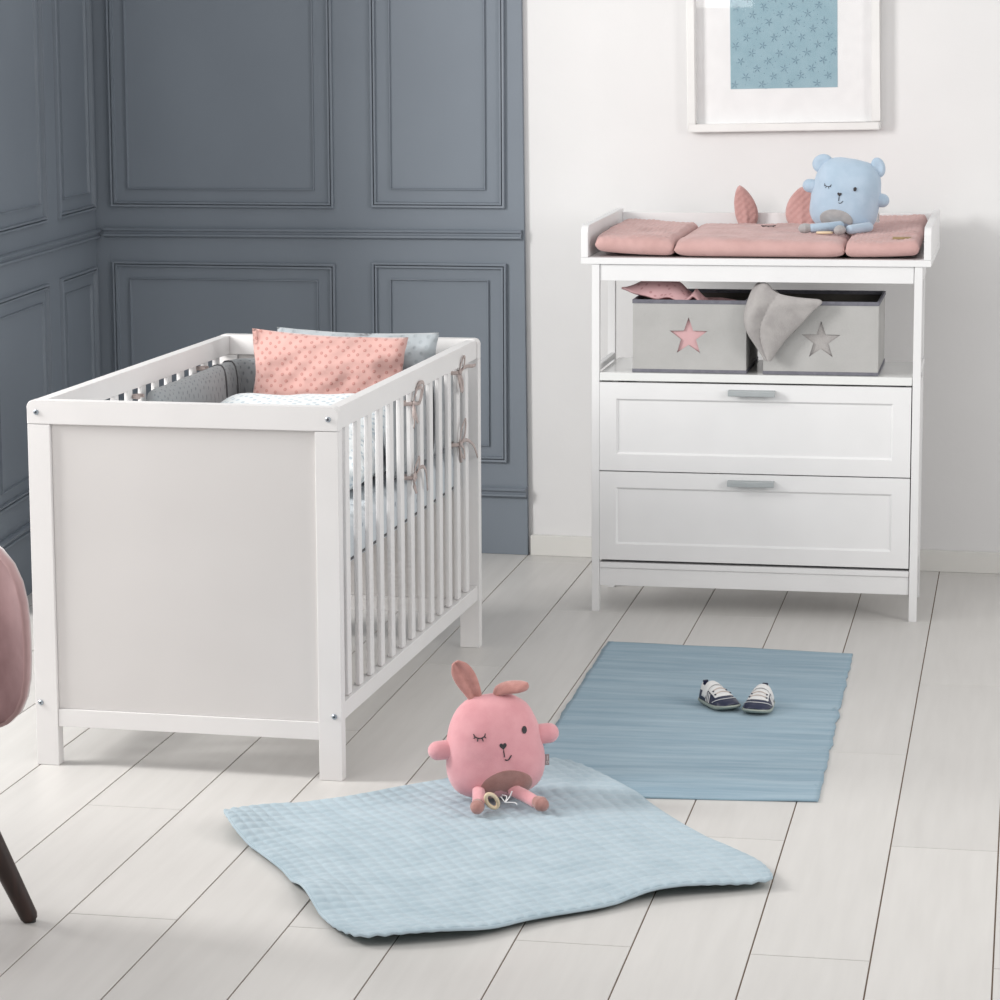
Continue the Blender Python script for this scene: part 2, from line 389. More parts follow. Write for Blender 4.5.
moulding([(-.02, .916), (1.20, .922)], lw, False, P_RAIL)
moulding([(-.02, .181), (1.20, .181)], lw, False, P_RAIL)

# ------------------------------------------------------------------ baby cot
cot = thing('baby_cot', 'white wooden baby cot with solid end panels and slatted sides', 'cot', (-2.0002, 5.4052, 0), -.0278)
CW, CL, CH = .66, 1.303, .765
def end_board(v0, v1):
    t = v1 - v0; out = 1 if v0 < .5 else -1
    bm = bmesh.new(); r = .013; pts = [(0, v0, .7165), (CW, v0, .7165)]
    for cx_, a0 in ((CW - r, 0), (r, 90)):
        for k in range(6): a = radians(a0 + 18 * k); pts.append((cx_ + r * cos(a), v0, CH - r + r * sin(a)))
    prism(bm, pts, (0, t, 0), bev=.002)
    link('end_rail', bm, 'paint_warm', cot)
    for u in (0, CW - .049):
        boxo('leg', (u, v0 + .0005, 0), (u + .049, v1 - .0005, .716), 'paint_warm', cot, .002)
    boxo('bottom_rail', (.0492, v0 + .003, .083), (CW - .0492, v1 - .003, .120), 'paint_warm', cot)
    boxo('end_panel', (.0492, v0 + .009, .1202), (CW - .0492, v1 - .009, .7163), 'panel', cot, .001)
    yy = v0 if out == 1 else v1
    for u, z in ((.021, .741), (.640, .741), (.013, .133), (.645, .134)):
        bm = bmesh.new(); s = -out
        loft(bm, [(u, yy, z), (u, yy + s * .0022, z), (u, yy + s * .0035, z)], [.0055, .0055, .004], None, (1, 0, 0), 14)
        loft(bm, [(u, yy + s * .0034, z), (u, yy + s * .0038, z)], .0023, None, (1, 0, 0), 6, mi=1)
        link('screw', bm, ['screw', 'screw_dark'], cot)
end_board(0, .030); end_board(CL - .030, CL)
for u0 in (.004, CW - .030):
    boxo('side_rail', (u0, .0302, .717), (u0 + .026, CL - .0302, .763), 'paint_warm', cot, .002)
    boxo('side_rail', (u0, .0302, .120), (u0 + .026, CL - .0302, .156), 'paint_warm', cot, .002)
    bms = box(bmesh.new(), (-.0055, -.0145, .1565), (.0055, .0145, .7165), .003, 3)
    s0 = link('slat', bms, 'paint_warm', cot)
    for k in range(13):
        s = s0 if k == 0 else s0.copy()
        if k: COL.objects.link(s); s.parent = cot
        s.location = (u0 + .0145, .107 + .0908 * k, 0)
bm = bmesh.new()
for k in range(9): box(bm, (.11, .06 + k * .135, .3865), (CW - .11, .16 + k * .135, .3965), .001)
box(bm, (.13, .0302, .372), (.16, CL - .0302, .3875), .001); box(bm, (CW - .16, .0302, .372), (CW - .13, CL - .0302, .3875), .001)
link('bed_base', bm, 'paint_warm', cot)

cotM = Matrix.Translation((-2.0002, 5.4052, 0)) @ Matrix.Rotation(-.0278, 4, 'Z')
def in_cot(name, label, cat, group=None): return thing(name, label, cat, (-2.0002, 5.4052, 0), -.0278, group)

# mattress
mt = in_cot('cot_mattress', 'pale grey blue covered mattress lying on the slatted base inside the white cot', 'mattress')
bm = bmesh.new(); box(bm, (.042, .036, .3975), (CW - .042, CL - .036, .50), .022, 4)
link('mattress_cover', bm, 'sheet', mt)
bm = bmesh.new()
for z in (.414,):
    path = [(.042, .06, z), (.042, CL - .06, z), (.06, CL - .036, z), (CW - .06, CL - .036, z), (CW - .042, CL - .06, z), (CW - .042, .06, z), (CW - .06, .036, z), (.06, .036, z), (.042, .06, z)]
    loft(bm, path, .0028, None, (0, 0, 1), 6, False)
link('piping', bm, 'piping', mt)

# bumper: padded U along left side, far end, right side
bp = in_cot('cot_bumper', 'padded grey dotted bumper tied around the far half of the cot', 'cot bumper')
def ushape(ul, ur, vn_l, vn_r, vf, rc=.05):
    pts = [V((ul, vn_l + (vf - rc - vn_l) * k / 14, 0)) for k in range(15)]
    pts += [V((ul + rc - rc * cos(a), vf - rc + rc * sin(a), 0)) for a in [radians(15 * k) for k in range(1, 7)]]
    pts += [V((ul + rc + (ur - ul - 2 * rc) * k / 8, vf, 0)) for k in range(1, 9)]
    pts += [V((ur - rc + rc * sin(a), vf - rc + rc * cos(a), 0)) for a in [radians(15 * k) for k in range(1, 7)]]
    pts += [V((ur, vf - rc - (vf - rc - vn_r) * k / 14, 0)) for k in range(1, 15)]
    return pts
bm = bmesh.new(); path = ushape(.057, CW - .056, .600, .632, 1.243)
hs, ws = [], []
for i, q in enumerate(path):
    e = min(i, len(path) - 1 - i); k = [.6, .97, 1][e] if e < 3 else 1
    hs.append(.095 * (.93 + .07 * k)); ws.append(.0215 * k)
loft(bm, [q + V((0, 0, .615)) for i, q in enumerate(path)], hs, ws, (0, 0, 1), 28, True, p=3.2)
bmesh.ops.subdivide_edges(bm, edges=[e for e in bm.edges], cuts=1, use_grid_fill=True)
for v in bm.verts: v.co += V((1, 1, 1)) * .0025 * noise.noise(v.co * 22)
link('pad', bm, 'bumper', bp, angle=180)
for u, v, ax in ((.057, 1.09, 1), (.057, 1.175, 1), (.18, 1.243, 0), (.48, 1.243, 0), (CW - .056, .95, 1), (CW - .056, .635, 1)):
    bm = bmesh.new(); ring = []
    for k in range(29):
        a = 2 * pi * k / 28; c, d = cos(a), sin(a)
        c = math.copysign(abs(c) ** .625, c) * .0232; d = math.copysign(abs(d) ** .625, d) * .0965
        ring.append((u + (c if ax else 0), v + (0 if ax else c), .615 + d))
    loft(bm, ring, .0022, None, (ax, 1 - ax, 0) if False else ((0, 1, 0) if ax else (1, 0, 0)), 6, False)
    link('seam_piping', bm, 'piping', bp)

def bow(u, v, z, out, tails, loops, r=.0034):
    """ribbon bow tied round a slat on the outside; out=+1 to +u"""
    bm = bmesh.new(); x = u + out * .004
    for (dv, dz) in loops:   # loop as closed-ish curve
        w = V((0, dz, -dv)) * .35
        p = [V((x, v, z)), V((x + out * .006, v, z)) + V((0, dv * .5, dz * .5)) + w * .8, V((x + out * .008, v + dv, z + dz)), V((x + out * .006, v, z)) + V((0, dv * .5, dz * .5)) - w * .8, V((x + out * .001, v, z))]
        loft(bm, catmull(p, 6), r * 1.25, r * .45, (0, 1, .3), 8)
    for t in tails:
        p = [V((x, v, z))] + [V((x + out * (.005 + .004 * (i % 2)), v + a, z + b)) for i, (a, b) in enumerate(t)]
        loft(bm, catmull(p, 6), r * 1.25, r * .45, (0, .3, 1), 8)
    ell(bm, (x + out * .004, v, z), (.0045, .006, .0055), None, 12, 8)
    # strap back to the pad around the slat
    loft(bm, catmull([(x, v - .004, z), (u - out * .012, v - .017, z), (u - out * .022, v - .012, z)], 5), r * 1.3, r * .45, (0, 0, 1), 8)
    loft(bm, catmull([(x, v + .004, z), (u - out * .012, v + .017, z), (u - out * .022, v + .012, z)], 5), r * 1.3, r * .45, (0, 0, 1), 8)
    return link('ribbon_bow', bm, 'ribbon', bp, angle=180)
UO = CW - .0105
bow(UO, .597 + .045, .690, 1, [[(-.014, -.012), (-.02, -.036), (-.012, -.052)], [(.0, -.018), (.008, -.044)]], [(.05, .028), (.07, .036)])
bow(UO, .597 + .047, .524, 1, [[(.045, .016), (.075, .006), (.11, -.045)], [(-.012, -.018), (-.01, -.034)]], [(-.03, .003), (.022, .042)])
bow(UO, 1.053 + .040, .705, 1, [[(.05, .008), (.10, .004), (.155, .0)], [(-.006, -.024), (-.008, -.045)]], [(.006, -.046), (.03, .034)])
bow(UO, 1.053 + .040, .533, 1, [[(.05, .004), (.11, -.016), (.175, -.055)], [(-.012, -.02), (-.02, -.04)]], [(.022, -.035), (.035, .055)])
bow(.0225, .579, .700, -1, [[(.01, -.012), (.03, -.010)]], [(.02, .018), (-.01, -.03)])
bow(.0225, 1.045, .708, -1, [[(.01, -.010), (.025, -.014)]], [(.02, .008), (-.018, .01)])

def pillow(name, mat, parent, W_, H_, D_, Mx, n=44, uv=(1, 1), seed=0, wr=.006):
    bm = bmesh.new(); uvl = bm.loops.layers.uv.verify(); g = {}
    for side in (1, -1):
        for i in range(n + 1):
            for j in range(n + 1):
                a, b = 2 * i / n - 1, 2 * j / n - 1
                if side == -1 and (i in (0, n) or j in (0, n)): g[side, i, j] = g[1, i, j]; continue
                pinch = 1 - .055 * (1 - abs(a) ** 2) * abs(b) ** 4 * 1.0
                pinch2 = 1 - .055 * (1 - abs(b) ** 2) * abs(a) ** 4
                th = D_ * ((1 - a * a) ** .5 * (1 - b * b) ** .5) ** .7
                wv = wr * noise.noise(V((a * 2.2 + seed, b * 2.2, side * .5))) + wr * .4 * noise.noise(V((a * 6, b * 6 + seed, side)))
                g[side, i, j] = bm.verts.new(Mx @ V((a * W_ / 2 * pinch2, side * th + wv * 1.0, b * H_ / 2 * pinch)))
        for i in range(n):
            for j in range(n):
                f = bm.faces.new([g[side, i, j], g[side, i + 1, j], g[side, i + 1, j + 1], g[side, i, j + 1]])
                for l, (p, q) in zip(f.loops, ((i, j), (i + 1, j), (i + 1, j + 1), (i, j + 1))): l[uvl].uv = (p / n * W_, q / n * H_)
    return link(name, bm, mat, parent, angle=180)

pb = in_cot('pillow', 'grey blue dotted pillow standing behind the pink pillow in the cot', 'pillow')
pillow('pillow_cover', 'pillow_blue', pb, .405, .285, .032, Matrix.Translation((.378, 1.180, .650)) @ Matrix.Rotation(radians(1), 4, 'Y') @ Matrix.Rotation(radians(-5), 4, 'X'), seed=3, wr=.024)
pp = in_cot('pillow', 'pink pillow with darker dots leaning in the far half of the cot', 'pillow')
pillow('pillow_cover', 'pillow_pink', pp, .385, .285, .036, Matrix.Translation((.328, 1.095, .651)) @ Matrix.Rotation(radians(2.2), 4, 'Y') @ Matrix.Rotation(radians(-8), 4, 'X'), seed=8, wr=.018)

dv = in_cot('duvet', 'thick white duvet with pale blue dots folded up below the pillows in the cot', 'duvet')
def duv(u, v, s):
    a, b = 2 * u - 1, 2 * v - 1
    e = max(0, (1 - abs(a) ** 5)) ** .5 * max(0, (1 - abs(b) ** 6)) ** .5
    x = .335 + a * .250 + .006 * sin(b * 5); y = .73 + b * .300 + .01 * sin(a * 4)
    top = .632 + .040 * cos((b - .6) * 1.3) + .012 * noise.noise(V((a * 2, b * 3, 1)))
    bot = .5035; mid = .570
    return V((x, y, mid + (top - mid) * e if s > 0 else mid - (mid - bot) * min(1, e * 1.15)))
bm = bmesh.new(); sheet(bm, lambda u, v: duv(u, v, 1), 46, 46, uvs=(.6, .6)); sheet(bm, lambda u, v: duv(u, v, -1), 46, 46, uvs=(.6, .6))
bmesh.ops.remove_doubles(bm, verts=bm.verts[:], dist=1e-5)
link('duvet_cover', bm, 'duvet', dv, angle=180)

# ------------------------------------------------------------------ changing dresser
DX, DY = -1.1024, 7.1519
DWd, DD = .8375, .344
dr = thing('changing_dresser', 'white changing dresser with two drawers, an open shelf and a raised tray top', 'dresser', (DX, DY, 0))
for (x, y) in ((0, 0), (DWd - .019, 0), (-.006, DD - .022), (DWd - .025, DD - .022)):
    boxo('leg', (x, y, 0), (x + .020, y + .022, .9085), 'paint', dr, .0015)
# carcass
boxo('side_panel', (.004, .0225, .131), (.0165, DD - .0225, .600), 'paint', dr)
boxo('side_panel', (DWd - .0165, .0225, .131), (DWd - .004, DD - .0225, .600), 'paint', dr)
boxo('back_panel', (.018, DD - .008, .131), (DWd - .018, DD, .600), 'paint', dr)
boxo('shelf', (.0205, .001, .608), (DWd - .0205, DD - .001, .629), 'gloss', dr)
boxo('side_rail', (.002, .023, .6295), (.016, DD - .023, .645), 'paint', dr)
boxo('side_rail', (DWd - .016, .023, .6295), (DWd - .002, DD - .023, .645), 'paint', dr)
boxo('side_rail', (.002, .023, .865), (.016, DD - .023, .9085), 'paint', dr)
boxo('side_rail', (DWd - .016, .023, .865), (DWd - .002, DD - .023, .9085), 'paint', dr)
boxo('apron', (.0205, .004, .866), (DWd - .0205, .020, .9085), 'paint', dr)
boxo('apron', (.0205, DD - .020, .866), (DWd - .0205, DD - .004, .9085), 'paint', dr)
boxo('bottom_panel', (.0205, .002, .116), (DWd - .0205, DD - .009, .131), 'paint', dr)
boxo('bottom_rail', (.0205, .006, .069), (DWd - .0205, .020, .1155), 'paint', dr)
def drawer(z0, z1, zi0, zi1, zh):
    x0, x1 = .0205, DWd - .0215; xi0, xi1 = .0635, DWd - .066
    bm = bmesh.new()
    for a, b in (((x0, 0, z0), (x1, .016, zi0)), ((x0, 0, zi1), (x1, .016, z1)), ((x0, 0, zi0), (xi0, .016, zi1)), ((xi1, 0, zi0), (x1, .016, zi1))):
        box(bm, a, b, .0)
    bmesh.ops.remove_doubles(bm, verts=bm.verts[:], dist=1e-5)
    box(bm, (xi0 - .004, .0055, zi0 - .004), (xi1 + .004, .013, zi1 + .004), 0)
    # bevelled inner edge
    for A, B in (((xi0, zi0), (xi1, zi0)), ((xi1, zi0), (xi1, zi1)), ((xi1, zi1), (xi0, zi1)), ((xi0, zi1), (xi0, zi0))):
        cx, cz = (xi0 + xi1) / 2, (zi0 + zi1) / 2
        def ins(p, d): return (p[0] + math.copysign(d, cx - p[0]), p[1] + math.copysign(d, cz - p[1]))
        a2, b2 = ins(A, .005), ins(B, .005)
        vs = [bm.verts.new((A[0], .0005, A[1])), bm.verts.new((B[0], .0005, B[1])), bm.verts.new((b2[0], .0055, b2[1])), bm.verts.new((a2[0], .0055, a2[1]))]
        bm.faces.new(vs)
    fr = link('drawer', bm, 'paint', dr, angle=20)
    # drawer box behind the front
    bm = bmesh.new()
    box(bm, (x0 + .01, .017, z0 + .012), (x0 + .022, DD - .02, z1 - .02), 0); box(bm, (x1 - .022, .017, z0 + .012), (x1 - .01, DD - .02, z1 - .02), 0)
    box(bm, (x0 + .022, .017, z0 + .012), (x1 - .022, DD - .02, z0 + .018), 0)
    link('drawer_box', bm, 'paint', fr)
    bm = bmesh.new()
    box(bm, (.354, -.022, zh - .0075), (.474, -.015, zh + .0075), .002, 2)
    box(bm, (.354, -.020, zh + .0045), (.474, .0, zh + .0075), .001, 2)
    link('handle', bm, 'steel', fr)
drawer(.3735, .6035, .417, .5615, .583)
drawer(.1385, .3705, .1805, .3295, .349)
# tray
boxo('tray_base', (-.028, -.003, .909), (DWd + .022, .640, .926), 'paint', dr, .0015)
def tray_side(x0, x1):
    bm = bmesh.new(); y0, y1 = -.002, .640; zf, zb = 1.008, 1.013
    pts = [(x0, y0, .9265), (x0, y1, .9265), (x0, y1, zb)]
    for k in range(6): a = radians(90 - 18 * k); pts.append((x0, y0 + .022 - .022 * sin(pi / 2 - a), zf - .022 + .022 * sin(a)))
    prism(bm, pts, (x1 - x0, 0, 0), bev=.0015); link('tray_side', bm, 'paint', dr)
tray_side(-.0275, -.0095); tray_side(DWd + .0035, DWd + .0215)
boxo('tray_back', (-.0093, .622, .9265), (DWd + .0033, .640, 1.003), 'paint', dr, .0015)

# ------------------------------------------------------------------ changing mat (three padded sections, quilted ears)
mat = thing('changing_mat', 'pink quilted three section changing mat with rabbit ears on the dresser tray', 'changing mat', (DX, DY, 0))
def pad(x0, x1, y0, y1, zf, th, name, skew=0, seed=0):
    bm = bmesh.new(); n, m_ = 64, 90
    def pt(u, v, s):
        a, b = 2 * u - 1, 2 * v - 1
        e = (max(0, 1 - abs(a) ** 14) ** .5) * (max(0, 1 - abs(b) ** 18) ** .5)
        rx = 1 - .012 * abs(b) ** 10; x = (x0 + x1) / 2 + a * (x1 - x0) / 2 * rx; y = (y0 + y1) / 2 + b * (y1 - y0) / 2 * (1 - .008 * abs(a) ** 10)
        zb = zf(u, v); q = 0
        if s > 0:
            d1 = sin((x * 1.0 + y) * pi / .026); d2 = sin((x - y) * pi / .026)
            q = .0050 * abs(d1 * d2) ** .5
        puff = .006 * noise.noise(V((x * 9 + seed, y * 9, 0))) + .003 * noise.noise(V((x * 28, y * 28 + seed, 2)))
        mid = zb + th * .42
        top = zb + th + puff * e + q
        return V((x, y, mid + (top - mid) * e if s > 0 else mid - (mid - zb) * e))
    sheet(bm, lambda u, v: pt(u, v, 1), n, m_); sheet(bm, lambda u, v: pt(u, v, -1), n, m_)
    bmesh.ops.remove_doubles(bm, verts=bm.verts[:], dist=1e-5)
    return link(name, bm, 'mat_pink', mat, angle=180)
pad(.006, .2115, .004, .575, lambda u, v: .9285 + .010 * (1 - u) ** 2 + .006 * v, .047, 'pad_section', seed=1)
pad(.2085, .6465, -.002, .585, lambda u, v: .9275 + .004 * v, .045, 'pad_section', seed=4)
sec = pad(.6435, .8290, .000, .60, lambda u, v: .9285 + .006 * u ** 2 + .028 * v * v, .043, 'pad_section', seed=9)
bm2 = boxo('label_tag', (.760, .052, .9745), (.806, .066, .9800), 'gold_tag', sec, .0005)
def mat_ear(cx, wd, h, tilt, seed):
    bm = bmesh.new(); n = 26
    def pt(u, v, s):
        a = 2 * u - 1; t = v
        w = wd / 2 * (max(0.0, sin(pi * min(1, (t * .93 + .07)) ** .85)) ** .62) * (1 if t < .999 else 0)
        w = max(w, .0005 if t > .5 else .012)
        th = .011 * sqrt(max(0, 1 - a * a)) * min(1, w / .012)
        fold = .006 * math.exp(-(a * 5) ** 2) * (1 - t) ** 1.5
        return V((cx + a * w + tilt * t * t, .606 + s * th - (fold if s < 0 else -fold) + (-.02 * t * t), .958 + h * t))
    sheet(bm, lambda u, v: pt(u, v, 1), n, n); sheet(bm, lambda u, v: pt(u, v, -1), n, n)
    bmesh.ops.remove_doubles(bm, verts=bm.verts[:], dist=2e-4)
    for v in bm.verts:
        d1 = abs(sin((v.co.x + v.co.z) * pi / .02)); d2 = abs(sin((v.co.x - v.co.z) * pi / .02))
        v.co.y += -.0035 * (d1 * d2) ** .4 * (1 if v.co.y < .6 else -1)
    link('ear', bm, 'mat_ear', mat, angle=180)
mat_ear(.339, .064, .122, -.020, 1)
mat_ear(.487, .090, .120, .006, 2)
# stitched eye on the mat
bm = bmesh.new(); ex, ey, ez = .412, .395, .9825
tube(bm, [(ex - .016, ey + .012, ez), (ex - .004, ey, ez), (ex + .012, ey - .002, ez), (ex + .022, ey + .012, ez)], .0011)
for a, b in ((-.006, .0), (.004, -.004), (.014, -.002)): tube(bm, [(ex + a, ey + b, ez), (ex + a * 1.5, ey + b - .030, ez)], .0011)
link('stitched_eye', bm, 'thread', mat)

# ------------------------------------------------------------------ storage boxes
def star_pts(cx, cz, r, ri=.40, rot=0):
    return [(cx + (r if k % 2 == 0 else r * ri) * sin(rot + k * pi / 5), cz + (r if k % 2 == 0 else r * ri) * cos(rot + k * pi / 5)) for k in range(10)]
def storage_box(x0, x1, y0, y1, z0, z1, star, label):
    b = thing('storage_box', label, 'storage box', (DX, DY, 0), 0, 'grey star boxes on the dresser shelf')
    t = .003
    bm = bmesh.new()
    vo = [bm.verts.new((x, y0, z)) for x, z in ((x0, z0 + .001), (x1, z0 + .001), (x1, z1 - .001), (x0, z1 - .001))]
    eo = [bm.edges.new((vo[i], vo[(i + 1) % 4])) for i in range(4)]
    vi = [bm.verts.new((x, y0, z)) for x, z in star]
    ei = [bm.edges.new((vi[i], vi[(i + 1) % 10])) for i in range(10)]
    bmesh.ops.triangle_fill(bm, edges=eo + ei, use_beauty=True)
    fs = bm.faces[:]
    # drop any triangles inside the star
    for f in fs[:]:
        if all(v in vi for v in f.verts):
            c = f.calc_center_median(); inside = False; n = 10
            for i in range(n):
                (xa, za), (xb, zb) = star[i], star[(i + 1) % n]
                if (za > c.z) != (zb > c.z) and c.x < (xb - xa) * (c.z - za) / (zb - za) + xa: inside = not inside
            if inside: bm.faces.remove(f); fs.remove(f)
    ex = bmesh.ops.extrude_face_region(bm, geom=fs)
    for v in [g for g in ex['geom'] if isinstance(g, bmesh.types.BMVert)]: v.co.y += t
    link('front_panel', bm, 'box_grey', b, angle=20)
    for (a, c) in (((x0, y0 + t, z0), (x0 + t, y1, z1)), ((x1 - t, y0 + t, z0), (x1, y1, z1))):
        boxo('side_panel', a, c, ['box_grey'], b, .0008)
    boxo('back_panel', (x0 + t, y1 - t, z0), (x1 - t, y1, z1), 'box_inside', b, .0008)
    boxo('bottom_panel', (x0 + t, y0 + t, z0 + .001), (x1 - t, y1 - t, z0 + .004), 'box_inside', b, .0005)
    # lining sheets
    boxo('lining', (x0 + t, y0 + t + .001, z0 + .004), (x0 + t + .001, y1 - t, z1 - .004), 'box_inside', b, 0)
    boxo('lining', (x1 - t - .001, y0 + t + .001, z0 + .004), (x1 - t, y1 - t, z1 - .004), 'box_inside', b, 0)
    e = .0015
    for za, zb in ((z0 - .0003, z0 + .008), (z1 - .009, z1 + .001)):
        bm = bmesh.new(); box(bm, (x0 - e, y0 - e, za), (x1 + e, y0 + t + e, zb), .0008); box(bm, (x0 - e, y1 - t - e, za), (x1 + e, y1 + e, zb), .0008)
        box(bm, (x0 - e, y0 + t + e, za), (x0 + t + e, y1 - t - e, zb), .0008); box(bm, (x1 - t - e, y0 + t + e, za), (x1 + e, y1 - t - e, zb), .0008)
        link('binding', bm, 'box_trim', b)
    return b
BY0, BY1 = .020, .336
storage_box(.104, .396, BY0, BY1, .630, .8165, star_pts(.248, .722, .051, .40), 'grey fabric box with navy binding and pink showing through its star')
storage_box(.440, .730, BY0, BY1, .630, .8165, star_pts(.586, .717, .051, .40), 'grey fabric box with navy binding and a grey cloth over its corner')

pc = thing('pink_blanket', 'pink patterned baby blanket bundled in the left storage box', 'blanket', (DX, DY, 0))
bm = bmesh.new()
ctrl = [[(.070, .055, .846), (.085, .10, .838), (.105, .16, .835), (.12, .22, .825)],
        [(.098, .045, .836), (.118, .09, .862), (.14, .15, .862), (.15, .22, .83)],
        [(.125, .050, .826), (.150, .075, .864), (.165, .12, .872), (.18, .20, .835)],
        [(.160, .042, .818), (.185, .06, .852), (.20, .10, .862), (.21, .19, .83)],
        [(.190, .048, .822), (.215, .06, .838), (.23, .10, .842), (.24, .18, .825)],
        [(.225, .042, .812), (.245, .06, .824), (.255, .10, .830), (.26, .17, .815)],
        [(.255, .045, .826), (.260, .06, .834), (.265, .09, .838), (.27, .15, .815)],
        [(.280, .045, .806), (.284, .06, .812), (.288, .09, .815), (.29, .14, .80)]]
fn = bez_patch(ctrl)
def fnn(u, v):
    p = fn(u, v); return p + V((0, 0, 1)) * .004 * sin(u * 22 + v * 5) * (.3 + v)
solid_sheet(bm, fnn, 48, 24, .006, uvs=(.6, .35))
def lump(x0, x1, y0, y1, z0, z1, seed, mi=0, amp=.012):
    uvl = bm.loops.layers.uv.verify(); c = V(((x0 + x1) / 2, (y0 + y1) / 2, (z0 + z1) / 2)); r = V(((x1 - x0) / 2, (y1 - y0) / 2, (z1 - z0) / 2))
    st = len(bm.verts)
    def f(u, v):
        a, b = u * 2 * pi, (v - .5) * pi
        sp = lambda w, e: math.copysign(abs(w) ** e, w)
        d = V((sp(cos(b), .3) * sp(cos(a), .3), sp(cos(b), .3) * sp(sin(a), .3), sp(sin(b), .4)))
        k = 1 + amp * 6 * noise.noise(d * 2 + V((seed, 0, 0)))* .6
        q = c + V((d.x * r.x, d.y * r.y, d.z * r.z)) * min(k, 1.0)
        return q
    g = sheet(bm, f, 32, 20, mi, (.8, .4))
lump(.112, .388, .0245, .20, .640, .812, 2)
bmesh.ops.remove_doubles(bm, verts=bm.verts[:], dist=1e-5)
link('folded_cloth', bm, 'pink_cloth', pc, angle=180)

gc = thing('muslin_cloth', 'grey muslin cloth draped over the corner of the right storage box', 'cloth', (DX, DY, 0))
bm = bmesh.new()
ctrl = [[(.428, .12, .835), (.440, .075, .852), (.452, .03, .855), (.474, .008, .832), (.500, .006, .812)],
        [(.418, .09, .850), (.428, .045, .862), (.446, .008, .858), (.480, -.004, .836), (.560, .004, .8235)],
        [(.412, .06, .842), (.414, .020, .845), (.432, -.010, .836), (.478, -.014, .815), (.590, -.001, .819)],
        [(.405, .035, .815), (.402, .002, .812), (.424, -.020, .800), (.470, -.012, .790), (.566, -.003, .795)],
        [(.398, .020, .780), (.396, -.008, .776), (.418, -.022, .765), (.462, -.010, .758), (.536, -.004, .762)],
        [(.402, .010, .745), (.404, -.010, .740), (.424, -.020, .730), (.464, -.008, .726), (.508, -.004, .732)],
        [(.424, .002, .705), (.428, -.008, .702), (.440, -.014, .696), (.464, -.007, .694), (.484, -.003, .700)],
        [(.446, -.004, .672), (.450, -.006, .669), (.454, -.009, .667), (.459, -.006, .668), (.464, -.003, .671)]]
fn2 = bez_patch(ctrl)
def gf(u, v):
    p = fn2(u, v); w = (1 - u) * .5 + .3
    return p + V((.4, -1, 0)) * (.0035 * sin(v * 17 + u * 4) * (1 - v * .6) * w) + V((0, -.009 * abs(sin(v * 7.5 + u * 2.2 + .4)) ** .7 * min(1, u * 3 + .3), 0))
solid_sheet(bm, gf, 90, 60, -.0025, uvs=(.4, .3))
fn3 = bez_patch([[(.450, .05, .845), (.47, .06, .835), (.50, .06, .80)], [(.450, .10, .82), (.48, .12, .80), (.53, .12, .76)], [(.46, .16, .74), (.50, .18, .72), (.56, .18, .70)], [(.47, .18, .66), (.52, .2, .655), (.6, .2, .65)]])
solid_sheet(bm, fn3, 20, 20, .003, uvs=(.3, .3))
lump(.450, .715, .0240, .20, .640, .795, 5)
bmesh.ops.remove_doubles(bm, verts=bm.verts[:], dist=1e-5)
link('cloth_sheet', bm, 'grey_cloth', gc, angle=180)

